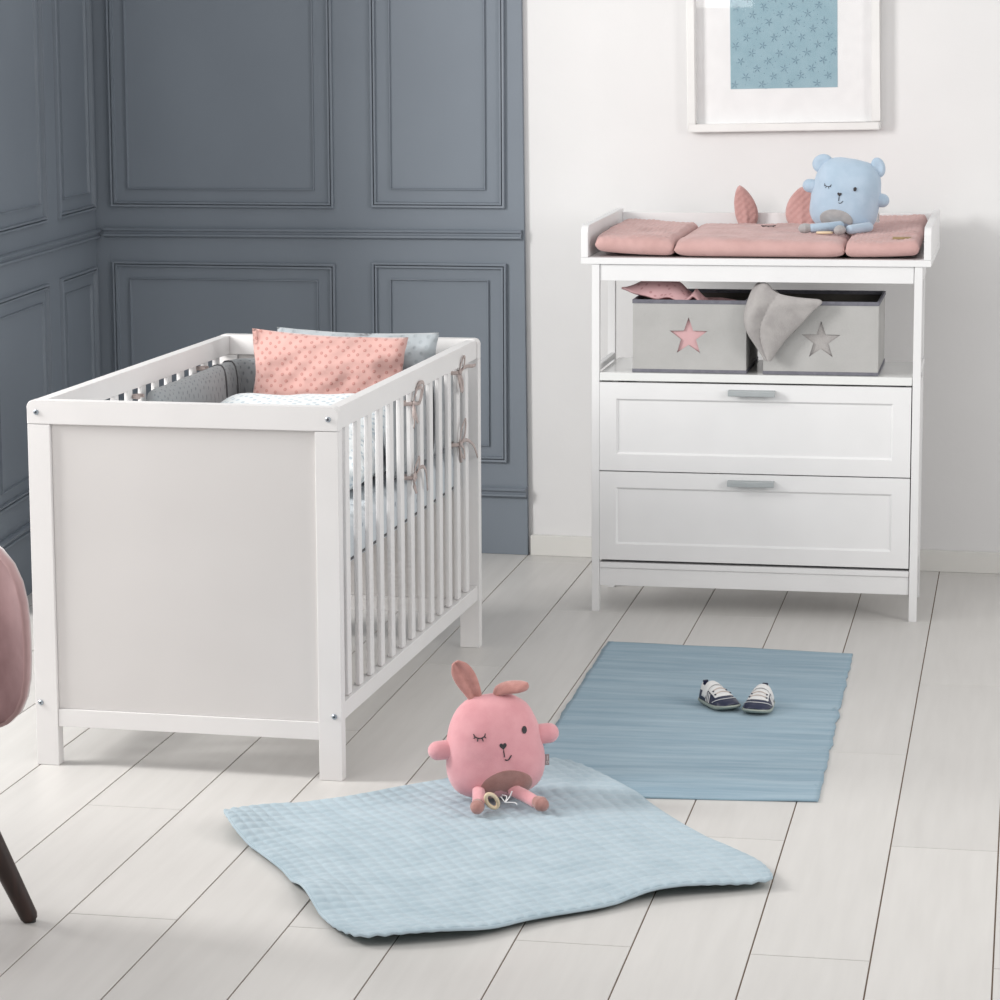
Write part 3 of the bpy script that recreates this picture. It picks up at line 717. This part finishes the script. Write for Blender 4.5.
# ------------------------------------------------------------------ plush toys
class Plush:
    """cushion-bodied toy: outline (superellipse, wider low), front/back domes; local frame: -y front, z up"""
    def __init__(s, a, b, D, cz, roll, n=2.7, pear=.10, shoulder=.0):
        s.a, s.b, s.D, s.cz, s.roll, s.n, s.pear, s.sh = a, b, D, cz, roll, n, pear, shoulder
        s.R = Matrix.Rotation(roll, 3, 'Y')
    def T(s, p): q = s.R @ V(p); return V((q.x, q.y, q.z + s.cz))
    def out(s, th):
        c, d = cos(th), sin(th); n = s.n
        r = (abs(c / s.a) ** n + abs(d / s.b) ** n) ** (-1 / n); x, z = r * c, r * d
        zt = z / s.b
        x *= 1 - s.pear * zt - s.sh * max(0, zt) ** 2
        return x, z
    def body_pt(s, r, th, side):
        x, z = s.out(th); y = side * s.D * (1 - r ** 2.3) ** .55
        low = 1 + .15 * (-z * r / s.b)
        return s.T((x * r, y * low, z * r))
    def surf(s, x, z, off=0):
        th = atan2(z, x)
        for _ in range(12):   # find outline angle through (x,z)
            X, Z = s.out(th); th += (atan2(z, x) - atan2(Z, X))
        X, Z = s.out(th); r = min(.999, hypot(x, z) / hypot(X, Z)); low = 1 + .15 * (-z / s.b)
        return s.T((x, -(s.D * (1 - r ** 2.3) ** .55) * low - off, z))
    def body(s, name, mat, parent):
        bm = bmesh.new(); nr, nt = 22, 56; g = {}
        for side in (-1, 1):
            c = bm.verts.new(s.body_pt(0, 0, side))
            for i in range(1, nr + 1):
                r = sin(i / nr * pi / 2)
                for k in range(nt):
                    if i == nr and side == 1: g[side, i, k] = g[-1, i, k]; continue
                    g[side, i, k] = bm.verts.new(s.body_pt(min(r, 1), 2 * pi * k / nt, side))
            for k in range(nt):
                k2 = (k + 1) % nt; bm.faces.new([c, g[side, 1, k], g[side, 1, k2]])
                for i in range(1, nr): bm.faces.new([g[side, i, k], g[side, i + 1, k], g[side, i + 1, k2], g[side, i, k2]])
        for v in bm.verts: v.co += V((1, 1, 1)) * .0018 * noise.noise(v.co * 30)
        return link(name, bm, mat, parent, angle=180)
    def line(s, name, lines, r, parent, mat='thread'):
        bm = bmesh.new()
        for l in lines:
            P = catmull([V((x, z, 0)) for x, z in l], 5)
            loft(bm, [s.surf(p.x, p.y, .0004) for p in P], r, None, (0, 1, 0), 6)
        return link(name, bm, mat, parent, angle=180)
    def patch(s, name, outline, mat, parent, lift=.0012):
        bm = bmesh.new(); cx = sum(p[0] for p in outline) / len(outline); cz = sum(p[1] for p in outline) / len(outline); n = len(outline)
        rs = (.2, .4, .6, .75, .88, .96, 1.0); rings = []
        c = bm.verts.new(s.surf(cx, cz, lift))
        for r in rs: rings.append([bm.verts.new(s.surf(cx + (x - cx) * r, cz + (z - cz) * r, lift if r < 1 else -.0015)) for x, z in outline])
        for k in range(n):
            bm.faces.new([c, rings[0][k], rings[0][(k + 1) % n]])
            for a, b in zip(rings, rings[1:]): bm.faces.new([a[k], b[k], b[(k + 1) % n], a[(k + 1) % n]])
        return link(name, bm, mat, parent, angle=60)

def oval(cx, cz, rx, rz, n=28, rot=0):
    return [(cx + rx * cos(2 * pi * k / n) * cos(rot) - rz * sin(2 * pi * k / n) * sin(rot), cz + rx * cos(2 * pi * k / n) * sin(rot) + rz * sin(2 * pi * k / n) * cos(rot)) for k in range(n)]
def heart(cx, cz, w, h, n=28):
    out = []
    for k in range(n):
        t = 2 * pi * k / n; out.append((cx + w * sin(t) ** 3, cz + h * (13 * cos(t) - 5 * cos(2 * t) - 2 * cos(3 * t) - cos(4 * t)) / 15))
    return out
def face(P, t, cx, ez, k=1.0):
    """winking face: closed eye on the left, open eye right, heart nose, line and half smile"""
    wx = cx - .0335 * k
    arc = [(wx - .0085 * k, ez + .0008), (wx - .004 * k, ez - .0022 * k), (wx, ez - .003 * k), (wx + .004 * k, ez - .0022 * k), (wx + .0085 * k, ez + .0008)]
    lash = [[(wx + a * k, ez - .0022 * k), (wx + a * 1.55 * k, ez - (.0075 if abs(a) < .004 else .0052) * k)] for a in (-.0028, .0028)] + [[(wx + a * k, ez - .001 * k), (wx + a * 1.4 * k, ez - .0030 * k)] for a in (-.0065, .0065)] + [[(wx + a * k, ez), (wx + a * 1.15 * k, ez + .0035 * k)] for a in (-.0075, .0075)]
    P.line('closed_eye', [arc] + lash, .00085 * k, t)
    e = P.patch('eye', oval(cx + .0365 * k, ez + .001, .0042 * k, .0055 * k), 'thread', t, .0018)
    P.patch('nose', heart(cx, ez - .0175 * k, .0058 * k, .0056 * k), 'thread', t, .0016)
    P.line('mouth', [[(cx + .0002, ez - .024 * k), (cx + .0006 * k, ez - .0345 * k)], [(cx + .001 * k, ez - .0385 * k), (cx + .006 * k, ez - .0395 * k), (cx + .0115 * k, ez - .033 * k)]], .0009 * k, t)

def place_root(o, x, y, z, rz): o.location = (x, y, z); o.rotation_euler = (0, 0, rz)

# --- pink bunny on the quilt
bn = thing('plush_rabbit', 'pink winking plush rabbit sitting on the quilted blanket', 'plush toy', (-1.006, 5.278, .0145), .36)
Bn = Plush(.0955, .104, .066, .1045, -radians(4), 2.95, .12, .05)
Bn.body('body', 'pink_plush', bn)
face(Bn, bn, .007, .036, 1.28)
Bn.patch('belly_patch', [(x, max(z, -.0985)) for x, z in oval(.010, -.072, .054, .037, 36)], 'brown_plush', bn)
def stub(P, parent, x, z, dx, r, ln, mat, fwd=0):
    bm = bmesh.new(); s = 1 if dx > 0 else -1
    a = P.T((x - s * .012, 0, z)); b = P.T((x + s * (ln - r), fwd, z + dx * 0)); capsule(bm, [a, (a + b) / 2, b], [r * .95, r, r], 5, 16, (0, 0, 1)); return link('arm', bm, mat, parent, angle=180)
stub(Bn, bn, -.094, .002, -1, .0190, .038, 'pink_plush'); stub(Bn, bn, .092, .012, 1, .0200, .038, 'pink_plush')
def leaf(bm, pts, w, t, side, n=6, groove=0):
    P = catmull([V((*p, a)) for p, a in zip(pts, w)], n)
    R = loft(bm, [q[:3] for q in P], [max(.001, q[3]) for q in P], [t * min(1, q[3] / .006) for q in P], side, 20)
    if groove:
        for ring in R:
            c = sum((v.co for v in ring), V()) / len(ring); wmax = max((v.co - c).length for v in ring)
            s = V(side)
            for v in ring:
                d = v.co - c; a = abs(d.dot(s)) / max(wmax, 1e-6)
                if groove > 0 and v.co.y < c.y or groove < 0: v.co.y += abs(groove) * math.exp(-(a * 3) ** 2)
    return bm
bm = leaf(bmesh.new(), [Bn.T((-0.028, 0, .090)), Bn.T((-0.034, .0, .110)), Bn.T((-0.045, .003, .136)), Bn.T((-0.056, .006, .158)), Bn.T((-0.064, .006, .1725))], [.0115, .0165, .0215, .0190, .008], .007, (1, 0, .3), groove=.007)
link('ear', bm, 'ear_plush', bn, angle=180)
bm = leaf(bmesh.new(), [Bn.T((.012, 0, .096)), Bn.T((.016, -.004, .109)), Bn.T((.032, -.012, .1150)), Bn.T((.052, -.02, .1165)), Bn.T((.066, -.024, .117)), Bn.T((.073, -.025, .1165))], [.010, .013, .0165, .0160, .0105, .002], .0085, (0, 1, .55), groove=0)
link('ear', bm, 'ear_plush', bn, angle=180)
def leg(parent, pts, r, foot, rf, mat, fmat):
    bm = bmesh.new(); capsule(bm, pts, r, 5, 16, (0, 0, 1)); l = link('leg', bm, mat, parent, angle=180)
    bm = bmesh.new(); d = (V(pts[-1]) - V(pts[-2])).normalized()
    capsule(bm, [V(foot) - d * rf * .55, V(foot), V(foot) + d * rf * .3], [rf * .86, rf, rf * .9], 5, 18, (0, 0, 1)); link('foot', bm, fmat, l, angle=180)
leg(bn, [(-.038, -.036, .030), (-.044, -.075, .020), (-.050, -.100, .0145)], [.0125, .0125, .012], (-.054, -.116, .0145), .0142, 'pink_plush', 'foot_plush')
leg(bn, [(.030, -.046, .024), (.050, -.078, .019), (.062, -.100, .0145)], [.0125, .0125, .012], (.070, -.118, .0148), .0148, 'pink_plush', 'foot_plush')
def ring(bm, c, rx, rz, r, Mx):
    pts = [V(c) + Mx @ V((rx * cos(a), 0, rz * sin(a))) for a in [2 * pi * k / 32 for k in range(33)]]
    loft(bm, pts, r, None, Mx @ V((0, 1, 0)), 10, False)
bm = bmesh.new(); Rm = Matrix.Rotation(radians(-38), 3, 'Y') @ Matrix.Rotation(radians(-55), 3, 'X')
ring(bm, (-.024, -.108, .0225), .0095, .0205, .0040, Matrix.Rotation(radians(-35), 3, 'Y') @ Matrix.Rotation(radians(25), 3, 'X'))
link('wooden_ring', bm, 'wood_ring', bn, angle=180)
bm = bmesh.new()
for pts in ([(.004, -.060, .020), (.010, -.080, .022), (.004, -.096, .015)], [(.004, -.096, .015), (.014, -.090, .024), (.018, -.094, .036)], [(.004, -.096, .015), (.022, -.098, .014), (.026, -.104, .012)], [(.004, -.096, .015), (-.004, -.094, .026)]):
    tube(bm, pts, .0011)
link('pull_string', bm, 'string', bn)
def side_tag(P, parent, x, z, w, h, mat):
    p = P.T((x, 0, z)); bm = box(bmesh.new(), (p.x - .006, p.y - .001, p.z), (p.x + w, p.y + .001, p.z + h), .0004)
    tg = link('label_tag', bm, mat, parent)
    bm = bmesh.new(); cx = p.x + w * .55
    tube(bm, [(cx - .0018, p.y - .0013, p.z + .004), (cx + .0018, p.y - .0013, p.z + .0045), (cx + .0018, p.y - .0013, p.z + .0075), (cx - .0018, p.y - .0013, p.z + .0075), (cx - .0018, p.y - .0013, p.z + .004)], .0004)
    tube(bm, [(cx, p.y - .0013, p.z + .010), (cx, p.y - .0013, p.z + h - .003)], .0005)
    link('label_print', bm, 'string' if mat == 'tag' else 'tag', tg)
side_tag(Bn, bn, .097, -.052, .009, .022, 'tag')

# --- blue bear on the mat
br = thing('plush_bear', 'pale blue winking plush bear sitting on the pink changing mat', 'plush toy', (DX + .628, DY + .275, .976), .0)
Br = Plush(.0895, .096, .060, .0965, radians(8.5), 3.3, .04, .05)
Br.body('body', 'blue_plush', br)
face(Br, br, -.014, .021, 1.02)
Br.patch('belly_patch', [(x, max(z, -.089)) for x, z in oval(-.012, -.064, .044, .028, 36)], 'grey_plush', br)
stub(Br, br, -.084, .010, -1, .0178, .032, 'blue_plush'); stub(Br, br, .087, .000, 1, .0180, .026, 'blue_plush')
def round_ear(P, parent, x, z, rx, rz, tz):
    bm = bmesh.new(); ell(bm, P.T((x, 0, z)), (rx, .013, rz), Matrix.Rotation(tz, 3, 'Y'), 24, 16)
    for v in bm.verts:
        c = P.T((x, 0, z)); d = (v.co - c); rr = hypot(d.x / rx, d.z / rz)
        if d.y < 0: v.co.y += .007 * math.exp(-(rr * 1.8) ** 2)
    link('ear', bm, 'blue_plush', parent, angle=180)
round_ear(Br, br, -.0730, .0720, .0275, .0245, -.3); round_ear(Br, br, .0700, .0830, .0185, .0265, -.25)
leg(br, [(-.012, -.052, .020), (-.045, -.072, .017), (-.080, -.082, .0155)], [.0125, .0125, .0115], (-.100, -.087, .0150), .0135, 'blue_plush', 'grey_plush')
leg(br, [(.062, -.050, .017), (.040, -.080, .0155), (.018, -.105, .0140)], [.0125, .0125, .012], (-.008, -.122, .0135), .0132, 'blue_plush', 'grey_plush')
bm = bmesh.new(); ring(bm, (-.046, -.118, .0065), .019, .009, .0032, Matrix.Rotation(radians(90), 3, 'X') @ Matrix.Identity(3)); link('wooden_ring', bm, 'wood_ring', br, angle=180)
side_tag(Br, br, .0925, -.058, .004, .026, 'tagpale')

# ------------------------------------------------------------------ rug
rg = bmesh.new()
def rugf(u, v):
    a = V((-1.003, 6.773, 0)).lerp(V((-.985, 5.345, 0)), v); b = V((-.399, 6.741, 0)).lerp(V((-.383, 5.402, 0)), v)
    p = a.lerp(b, u); edge = .005 * noise.noise(V((v * 22, 3 if u < .5 else 9, 0))) + .0018 * noise.noise(V((v * 90, 3 if u < .5 else 9, 5)))
    if u < .02 or u > .98: p.x += edge
    p.z = .0048 + .0022 * noise.noise(V((p.x * 3, p.y * 14, 0))) + .0016 * noise.noise(V((p.x * 8, p.y * 40, 4)))
    return p
solid_sheet(rg, rugf, 50, 180, -.0040, uvs=(.6, 1.4))
for v in rg.verts: v.co.z = min(max(v.co.z, .0004), .0075)
tag(link('rug', rg, 'rug', angle=180), 'woven blue cotton rug lying in front of the white dresser', 'rug')

# ------------------------------------------------------------------ quilted blanket
bq = thing('quilted_blanket', 'light blue quilted blanket spread on the floor under the pink rabbit', 'blanket')
E0 = [(-1.498, 5.075), (-1.445, 4.99), (-1.395, 4.93), (-1.335, 4.85), (-1.285, 4.775), (-1.215, 4.64), (-1.135, 4.505), (-1.068, 4.405)]   # left to bottom
E1 = [(-1.068, 4.405), (-1.00, 4.435), (-.883, 4.50), (-.79, 4.60), (-.70, 4.675), (-.62, 4.76), (-.515, 4.815), (-.405, 4.858)]          # bottom to right
E2 = [(-.895, 5.590), (-.83, 5.52), (-.736, 5.405), (-.66, 5.28), (-.589, 5.172), (-.51, 5.06), (-.452, 4.975), (-.405, 4.858)]            # top to right
E3 = [(-1.498, 5.075), (-1.44, 5.18), (-1.37, 5.235), (-1.29, 5.30), (-1.20, 5.40), (-1.12, 5.475), (-1.00, 5.585), (-.895, 5.590)]            # left to top
def curve(E):
    P = [V((x, y - .042, 0)) for x, y in E]; f = catmull(P, 24); L = [0]
    for a, b in zip(f, f[1:]): L.append(L[-1] + (b - a).length)
    def g(t):
        s = t * L[-1]; i = min(int(t * (len(f) - 1)), len(f) - 2)
        while i > 0 and L[i] > s: i -= 1
        while i < len(f) - 2 and L[i + 1] < s: i += 1
        k = (s - L[i]) / max(L[i + 1] - L[i], 1e-9); return f[i].lerp(f[i + 1], k)
    return g
c0, c1, c2, c3 = curve(E0), curve(E1), curve(E2), curve(E3)
K00, K10, K01, K11 = c0(0), c0(1), c3(1), c1(1)
def quiltf(u, v):
    # u along left->bottom, v from left/bottom edge to top/right edge
    a_, b_ = 2 * u - 1, 2 * v - 1; u, v = (a_ * (1 - .032 * abs(b_) ** 10) + 1) / 2, (b_ * (1 - .032 * abs(a_) ** 10) + 1) / 2
    p = (c0(u) * (1 - v) + c2(u) * v) + (c3(v) * (1 - u) + c1(v) * u) - (K00 * (1 - u) * (1 - v) + K10 * u * (1 - v) + K01 * (1 - u) * v + K11 * u * v)
    e0, e1 = v, 1 - u                      # distance to left-lower edge / lower-right edge
    z = .0075
    z += math.exp(-(e0 / .10) ** 2) * (.018 * max(0, sin(u * pi * 3.6 + .5)) ** 1.5 + .003)
    z += math.exp(-(e1 / .10) ** 2) * (.010 * max(0, sin(v * pi * 3.2 + .1)) ** 1.2 + .008)
    z += math.exp(-((1 - v) / .10) ** 2) * .006 * max(0, sin(u * 9 + 1)) + math.exp(-(u / .12) ** 2) * .010 * max(0, sin(v * 8 + 1.2))
    d = hypot(p.x + 1.02, p.y - 5.33)
    z += .004 * noise.noise(V((p.x * 4, p.y * 4, 1))) * min(1, d / .2)
    a = abs(sin(u * pi * 31)); b = abs(sin(v * pi * 31))
    z += .0046 * (a * b) ** .5 - .0005 + .0006 * noise.noise(V((p.x * 60, p.y * 60, 0)))
    z = max(z, .0065)
    k = min(1, max(0, (p.x + 1.03) / .05)) * min(1, max(0, (p.y - 5.32) / .05)); z += .0065 * k
    return V((p.x, p.y, z))
bm = bmesh.new(); solid_sheet(bm, quiltf, 228, 228, .0045, uvs=(.8, .8), edge_mi=0, back_mi=1)
link('quilt', bm, ['quilt', 'quilt_back'], bq, angle=180, rec=True)
bm = bmesh.new(); loop = [quiltf(k / 60, 0) for k in range(60)] + [quiltf(1, k / 60) for k in range(60)] + [quiltf(1 - k / 60, 1) for k in range(60)] + [quiltf(0, 1 - k / 60) for k in range(61)]
loft(bm, [p - V((0, 0, .0020)) for p in loop], .0032, None, (0, 0, 1), 8, False)
link('edge_binding', bm, 'quilt', bq, angle=180)

# ------------------------------------------------------------------ baby shoes
def shoe(x, y, rz, label):
    s = thing('baby_shoe', label, 'shoe', (x, y, .0095), rz, 'baby shoes on the blue rug'); s.scale = (1.10, 1.04, .90)
    # local: toe at -y, heel at +y ; outline half widths
    YS = [-.064, -.060, -.052, -.040, -.022, 0, .020, .038, .048, .054]
    WS = [.006, .017, .0245, .029, .030, .0275, .0245, .0225, .017, .006]
    def wid(y):
        for a, b, p, q in zip(YS, YS[1:], WS, WS[1:]):
            if a <= y <= b: return p + (q - p) * (y - a) / (b - a)
        return .004
    TY = [-.064, -.055, -.035, -.010, .015, .035, .054]; TZ = [.014, .022, .030, .040, .050, .052, .050]
    def topz(y):
        for a, b, p, q in zip(TY, TY[1:], TZ, TZ[1:]):
            if a <= y <= b: return p + (q - p) * (y - a) / (b - a)
        return .02
    # sole
    bm = bmesh.new(); prev = None
    out = [(wid(y), y) for y in YS] + [(-wid(y), y) for y in YS[::-1]]
    rings = []
    for z, k in ((0, .90), (.002, .98), (.007, 1.03), (.010, 1.0)):
        rings.append([bm.verts.new((a * k, b * k, z + (.004 * max(0, (-b - .04) / .024)))) for a, b in out])
    for A, B in zip(rings, rings[1:]):
        for i in range(len(out)): bm.faces.new([A[i], A[(i + 1) % len(out)], B[(i + 1) % len(out)], B[i]])
    bm.faces.new(rings[0][::-1]); bm.faces.new(rings[-1])
    link('sole', bm, 'shoe_sole', s, angle=50)
    # upper (navy) as shell, with opening at the back
    def up(t, a, k=1.0, dz=0):
        y = YS[0] * .97 + (YS[-1] * .97 - YS[0] * .97) * t; w = wid(y) * .97 * k; h = topz(y)
        c, d = cos(a), sin(a); w *= (1 - .22 * max(0, d) * (1 if y > -.02 else .6))
        return V((w * math.copysign(abs(c) ** .8, c), y, .008 + (h - .008) * (max(0, d) ** .85) * k + dz))
    bm = bmesh.new(); n, m_ = 30, 24; g = [[bm.verts.new(up(i / n, pi * j / m_)) for j in range(m_ + 1)] for i in range(n + 1)]
    for i in range(n):
        for j in range(m_):
            y = (g[i][j].co.y + g[i + 1][j].co.y) / 2; a = (j + .5) / m_
            if y > .010 and .30 < a < .70 and y < .047: continue
            f = bm.faces.new([g[i][j], g[i + 1][j], g[i + 1][j + 1], g[i][j + 1]])
            f.material_index = 1 if (y > .012 and (.18 < a < .82)) else 0
    ob = link('upper', bm, ['shoe_navy', 'shoe_white'], s, angle=180)
    md = ob.modifiers.new('thick', 'SOLIDIFY'); md.thickness = .0018; md.offset = -1
    bm = bmesh.new(); ell(bm, (0, .028, .022), (.018, .022, .012)); link('insole', bm, 'shoe_lining', s, angle=180)
    def band(name, t0, t1, a0, a1, mat, k=1.04, w=.0, nn=14, edge=0):
        bm = bmesh.new()
        solid_sheet(bm, lambda u, v: up(t0(v) + (t1(v) - t0(v)) * u, radians(a0 + (a1 - a0) * v), k) , 8, nn * 2, .0016)
        return link(name, bm, mat, s, angle=180)
    # white vamp plate, velcro strap
    q = band('vamp', lambda v: .30 - .05 * sin(pi * v), lambda v: .60, 42, 138, 'shoe_white', 1.05)
    bm = bmesh.new()
    for t in (.36, .47):
        pl, pr = up(t, radians(120), 1.10), up(t, radians(60), 1.10); tube(bm, [pl, up(t + .01, radians(90), 1.11), pr], .0012)
    link('laces', bm, 'lace', s)
    for t in (.35, .46):
        for an in (56, 124):
            bm = bmesh.new(); ell(bm, up(t, radians(an), 1.09), (.0022, .0022, .0018), None, 10, 6)
            link('eyelet', bm, 'shoe_navy', s)
    band('strap', lambda v: .60, lambda v: .76, 12, 168, 'shoe_white', 1.10)
    # white piping lines around toe and on flank
    bm = bmesh.new()
    tube(bm, [up(.16 + .15 * abs(2 * v - 1) ** 2, radians(14 + 152 * v), 1.03) for v in [k / 16 for k in range(17)]], .0009)
    for dt in (.50, .56, .62):
        for sd in (1, -1):
            tube(bm, [up(dt - .07, radians(90 - sd * 86), 1.04), up(dt, radians(90 - sd * 52), 1.05)], .0010)
    link('stitched_stripes', bm, 'shoe_white', s)
    bm = box(bmesh.new(), (-.006, .046, .036), (.006, .051, .052), .002); link('heel_tab', bm, 'shoe_navy', s)
    return s
shoe(-.6620, 6.138, .66, 'navy and white baby shoe on the rug, the left of the pair')
shoe(-.5645, 6.121, -.12, 'navy and white baby shoe on the rug, the right of the pair')

# ------------------------------------------------------------------ framed picture
pf = thing('picture_frame', 'white framed blue print hanging on the white wall above the dresser', 'picture')
FA = rw(.4575, 1.219, -.0165); th = .0165
def fp(s, z, o=0): return FA + WD * (s * cos(th) - z * sin(th)) + V((0, 0, 1)) * (s * sin(th) + z * cos(th)) + WN * o
FW_, FH = .530, .720; fwid, fd = .022, .034
bm = bmesh.new()
for (a, b, c, d) in ((0, 0, FW_, fwid), (0, FH - fwid, FW_, FH), (0, fwid, fwid, FH - fwid), (FW_ - fwid, fwid, FW_, FH - fwid)):
    prism(bm, [fp(a, b, 0), fp(c, b, 0), fp(c, d, 0), fp(a, d, 0)], WN * fd)
bmesh.ops.remove_doubles(bm, verts=bm.verts[:], dist=1e-5)
bmesh.ops.bevel(bm, geom=[e for e in bm.edges if e.is_manifold and e.calc_face_angle(0) > 1], offset=.002, segments=2, affect='EDGES')
link('frame', bm, 'frame', pf)
bm = bmesh.new(); prism(bm, [fp(fwid, fwid, .004), fp(FW_ - fwid, fwid, .004), fp(FW_ - fwid, FH - fwid, .004), fp(fwid, FH - fwid, .004)], WN * .003)
link('mount', bm, 'mount', pf)
p0, p1, q0, q1 = .117, .413, .117, .603
bm = bmesh.new(); prism(bm, [fp(p0, q0, .0072), fp(p1, q0, .0072), fp(p1, q1, .0072), fp(p0, q1, .0072)], WN * .0006)
rnd = random.Random(3)
def blob(x, z, r, o=.0083):
    vs = [bm.verts.new(fp(min(max(x + r * cos(2 * pi * k / 7), p0 + .001), p1 - .001), z + r * sin(2 * pi * k / 7), o)) for k in range(7)]; f = bm.faces.new(vs); f.material_index = 1
def stroke(x, z, a, l, w):
    d = (cos(a), sin(a)); n = (-d[1], d[0])
    pts = [(x, z), (x + d[0] * l * .5 + n[0] * w, z + d[1] * l * .5 + n[1] * w), (x + d[0] * l, z + d[1] * l), (x + d[0] * l * .5 - n[0] * w, z + d[1] * l * .5 - n[1] * w)]
    f = bm.faces.new([bm.verts.new(fp(min(max(a_, p0 + .001), p1 - .001), min(max(b_, q0 + .001), q1 - .001), .0083)) for a_, b_ in pts]); f.material_index = 1
row = 0; z = q0 + .012
while z < q1 - .008:
    x = p0 + .012 + (row * .031) % .076
    while x < p1 - .006:
        a0 = rnd.random() * 6
        for k in range(5): stroke(x, z, a0 + k * 1.26, .0115 + .003 * rnd.random(), .0016)
        for k in range(3): blob(x + rnd.uniform(-.03, .03), z + rnd.uniform(-.014, .014), .0013)
        x += .076
    z += .0212; row += 1
link('print', bm, ['print', 'print_mark'], pf, smooth=False, rec=False)
bm = bmesh.new(); prism(bm, [fp(fwid - .001, fwid - .001, .018), fp(FW_ - fwid + .001, fwid - .001, .018), fp(FW_ - fwid + .001, FH - fwid + .001, .018), fp(fwid - .001, FH - fwid + .001, .018)], WN * .002)
link('glass', bm, 'glass', pf, smooth=False)

# ------------------------------------------------------------------ armchair (mostly outside the frame)
ch = thing('armchair', 'dusty pink velvet chair with dark wooden legs at the left edge', 'chair', (-1.890, 4.395, 0), 0)
def shell_pt(u, v, off):
    """back shell: u across -1..1, v up 0..1 ; concave toward -y"""
    a = u; zc = .485; hz = .165
    zz = v * 2 - 1
    n = 2.6
    # polar mapping square->superellipse
    return None
def shell(off, rr, nrings=18, nt=48):
    out = []
    for i in range(nrings + 1):
        r = i / nrings * rr; ring_ = []
        for k in range(nt):
            th_ = 2 * pi * k / nt; c, d = cos(th_), sin(th_)
            n = 3.3; hz = .176 if d > 0 else .185; R0 = (abs(c / .252) ** n + abs(d / hz) ** n) ** (-1 / n)
            x, z = r * R0 * c, r * R0 * d
            y = .13 - 1.9 * x * x - .55 * (z + .03) ** 2 + off
            ring_.append(V((x, y, .492 + z)))
        out.append(ring_)
    return out
def skin(bm, rings, mi=0):
    c = bm.verts.new(sum(rings[0], V()) / len(rings[0])); G = [[bm.verts.new(p) for p in r] for r in rings[1:]]; n = len(rings[0])
    for k in range(n):
        bm.faces.new([c, G[0][k], G[0][(k + 1) % n]]).material_index = mi
        for a, b in zip(G, G[1:]): bm.faces.new([a[k], b[k], b[(k + 1) % n], a[(k + 1) % n]]).material_index = mi
    return G
bm = bmesh.new(); skin(bm, shell(-.012, .972)); 
for v in bm.verts: v.co.y += .004 * noise.noise(v.co * 9)
link('backrest', bm, 'velvet', ch, angle=180)
bm = bmesh.new(); outr = shell(.014, 1.0)
G = skin(bm, outr); rimo = shell(-.012, 1.0)[-1]; rimi = shell(-.016, .972)[-1]
A = [bm.verts.new(p) for p in rimo]; B = [bm.verts.new(p) for p in rimi]; n = len(A)
for k in range(n):
    bm.faces.new([G[-1][k], A[k], A[(k + 1) % n], G[-1][(k + 1) % n]]); bm.faces.new([A[k], B[k], B[(k + 1) % n], A[(k + 1) % n]])
link('shell', bm, 'velvet_rim', ch, angle=180)
bm = bmesh.new()
loft(bm, [(0, -.19, z) for z in (.335, .34, .36, .39, .415, .43, .437)], [.17, .19, .212, .22, .215, .19, .14], [.16, .18, .202, .21, .205, .18, .13], (1, 0, 0), 40, True, p=2.8)
link('seat', bm, 'velvet', ch, angle=180)
for sx, sy in ((1, -1), (-1, -1), (1, 1), (-1, 1)):
    top = V((sx * .112, -.19 + sy * .13, .345)); bot = V((sx * .240, .010 if sy > 0 else -.42, .004))
    bm = bmesh.new(); loft(bm, [bot.lerp(top, t) for t in (0, .02, .5, 1)], [.0125, .0155, .0205, .025], None, (1, 0, 0), 20)
    l = link('leg', bm, 'dark_wood', ch, angle=50)
    bm = bmesh.new(); loft(bm, [bot - V((0, 0, .004)), bot + V((0, 0, .001))], [.009, .0095], None, (1, 0, 0), 16); link('foot_glide', bm, 'rubber', l)

# ------------------------------------------------------------------ light
def area(name, loc, target, sx, sy, power, col=(1, 1, 1), spread=180):
    ld = bpy.data.lights.new(name, 'AREA'); ld.shape = 'RECTANGLE'; ld.size = sx; ld.size_y = sy; ld.energy = power; ld.color = col
    ld.spread = radians(spread)
    o = bpy.data.objects.new(name, ld); COL.objects.link(o); o.location = loc
    o.rotation_euler = (V(target) - V(loc)).to_track_quat('-Z', 'Y').to_euler(); return o
area('softbox_left', (-4.0, 5.05, 2.1), (-.6, 7.6, 1.0), .9, 1.4, 112, (1, .985, .965))
area('softbox_front', (-2.45, 3.2, 2.347), (-1.21, 7.6, 2.0), 1.5, 1.5, 22, (1, .985, .97))
area('softbox_right', (2.0, 4.9, 1.7), (-1.6, 5.9, .3), 1.1, 1.3, 34, (1, .975, .955))
w = bpy.data.worlds.new('World'); SC.world = w; w.use_nodes = True
w.node_tree.nodes['Background'].inputs[0].default_value = (1, .992, .985, 1); w.node_tree.nodes['Background'].inputs[1].default_value = .66

SC.view_settings.view_transform = 'Standard'; SC.view_settings.look = 'None'
SC.view_settings.exposure = 0.0; SC.view_settings.gamma = 1; SC.view_settings.use_curve_mapping = False
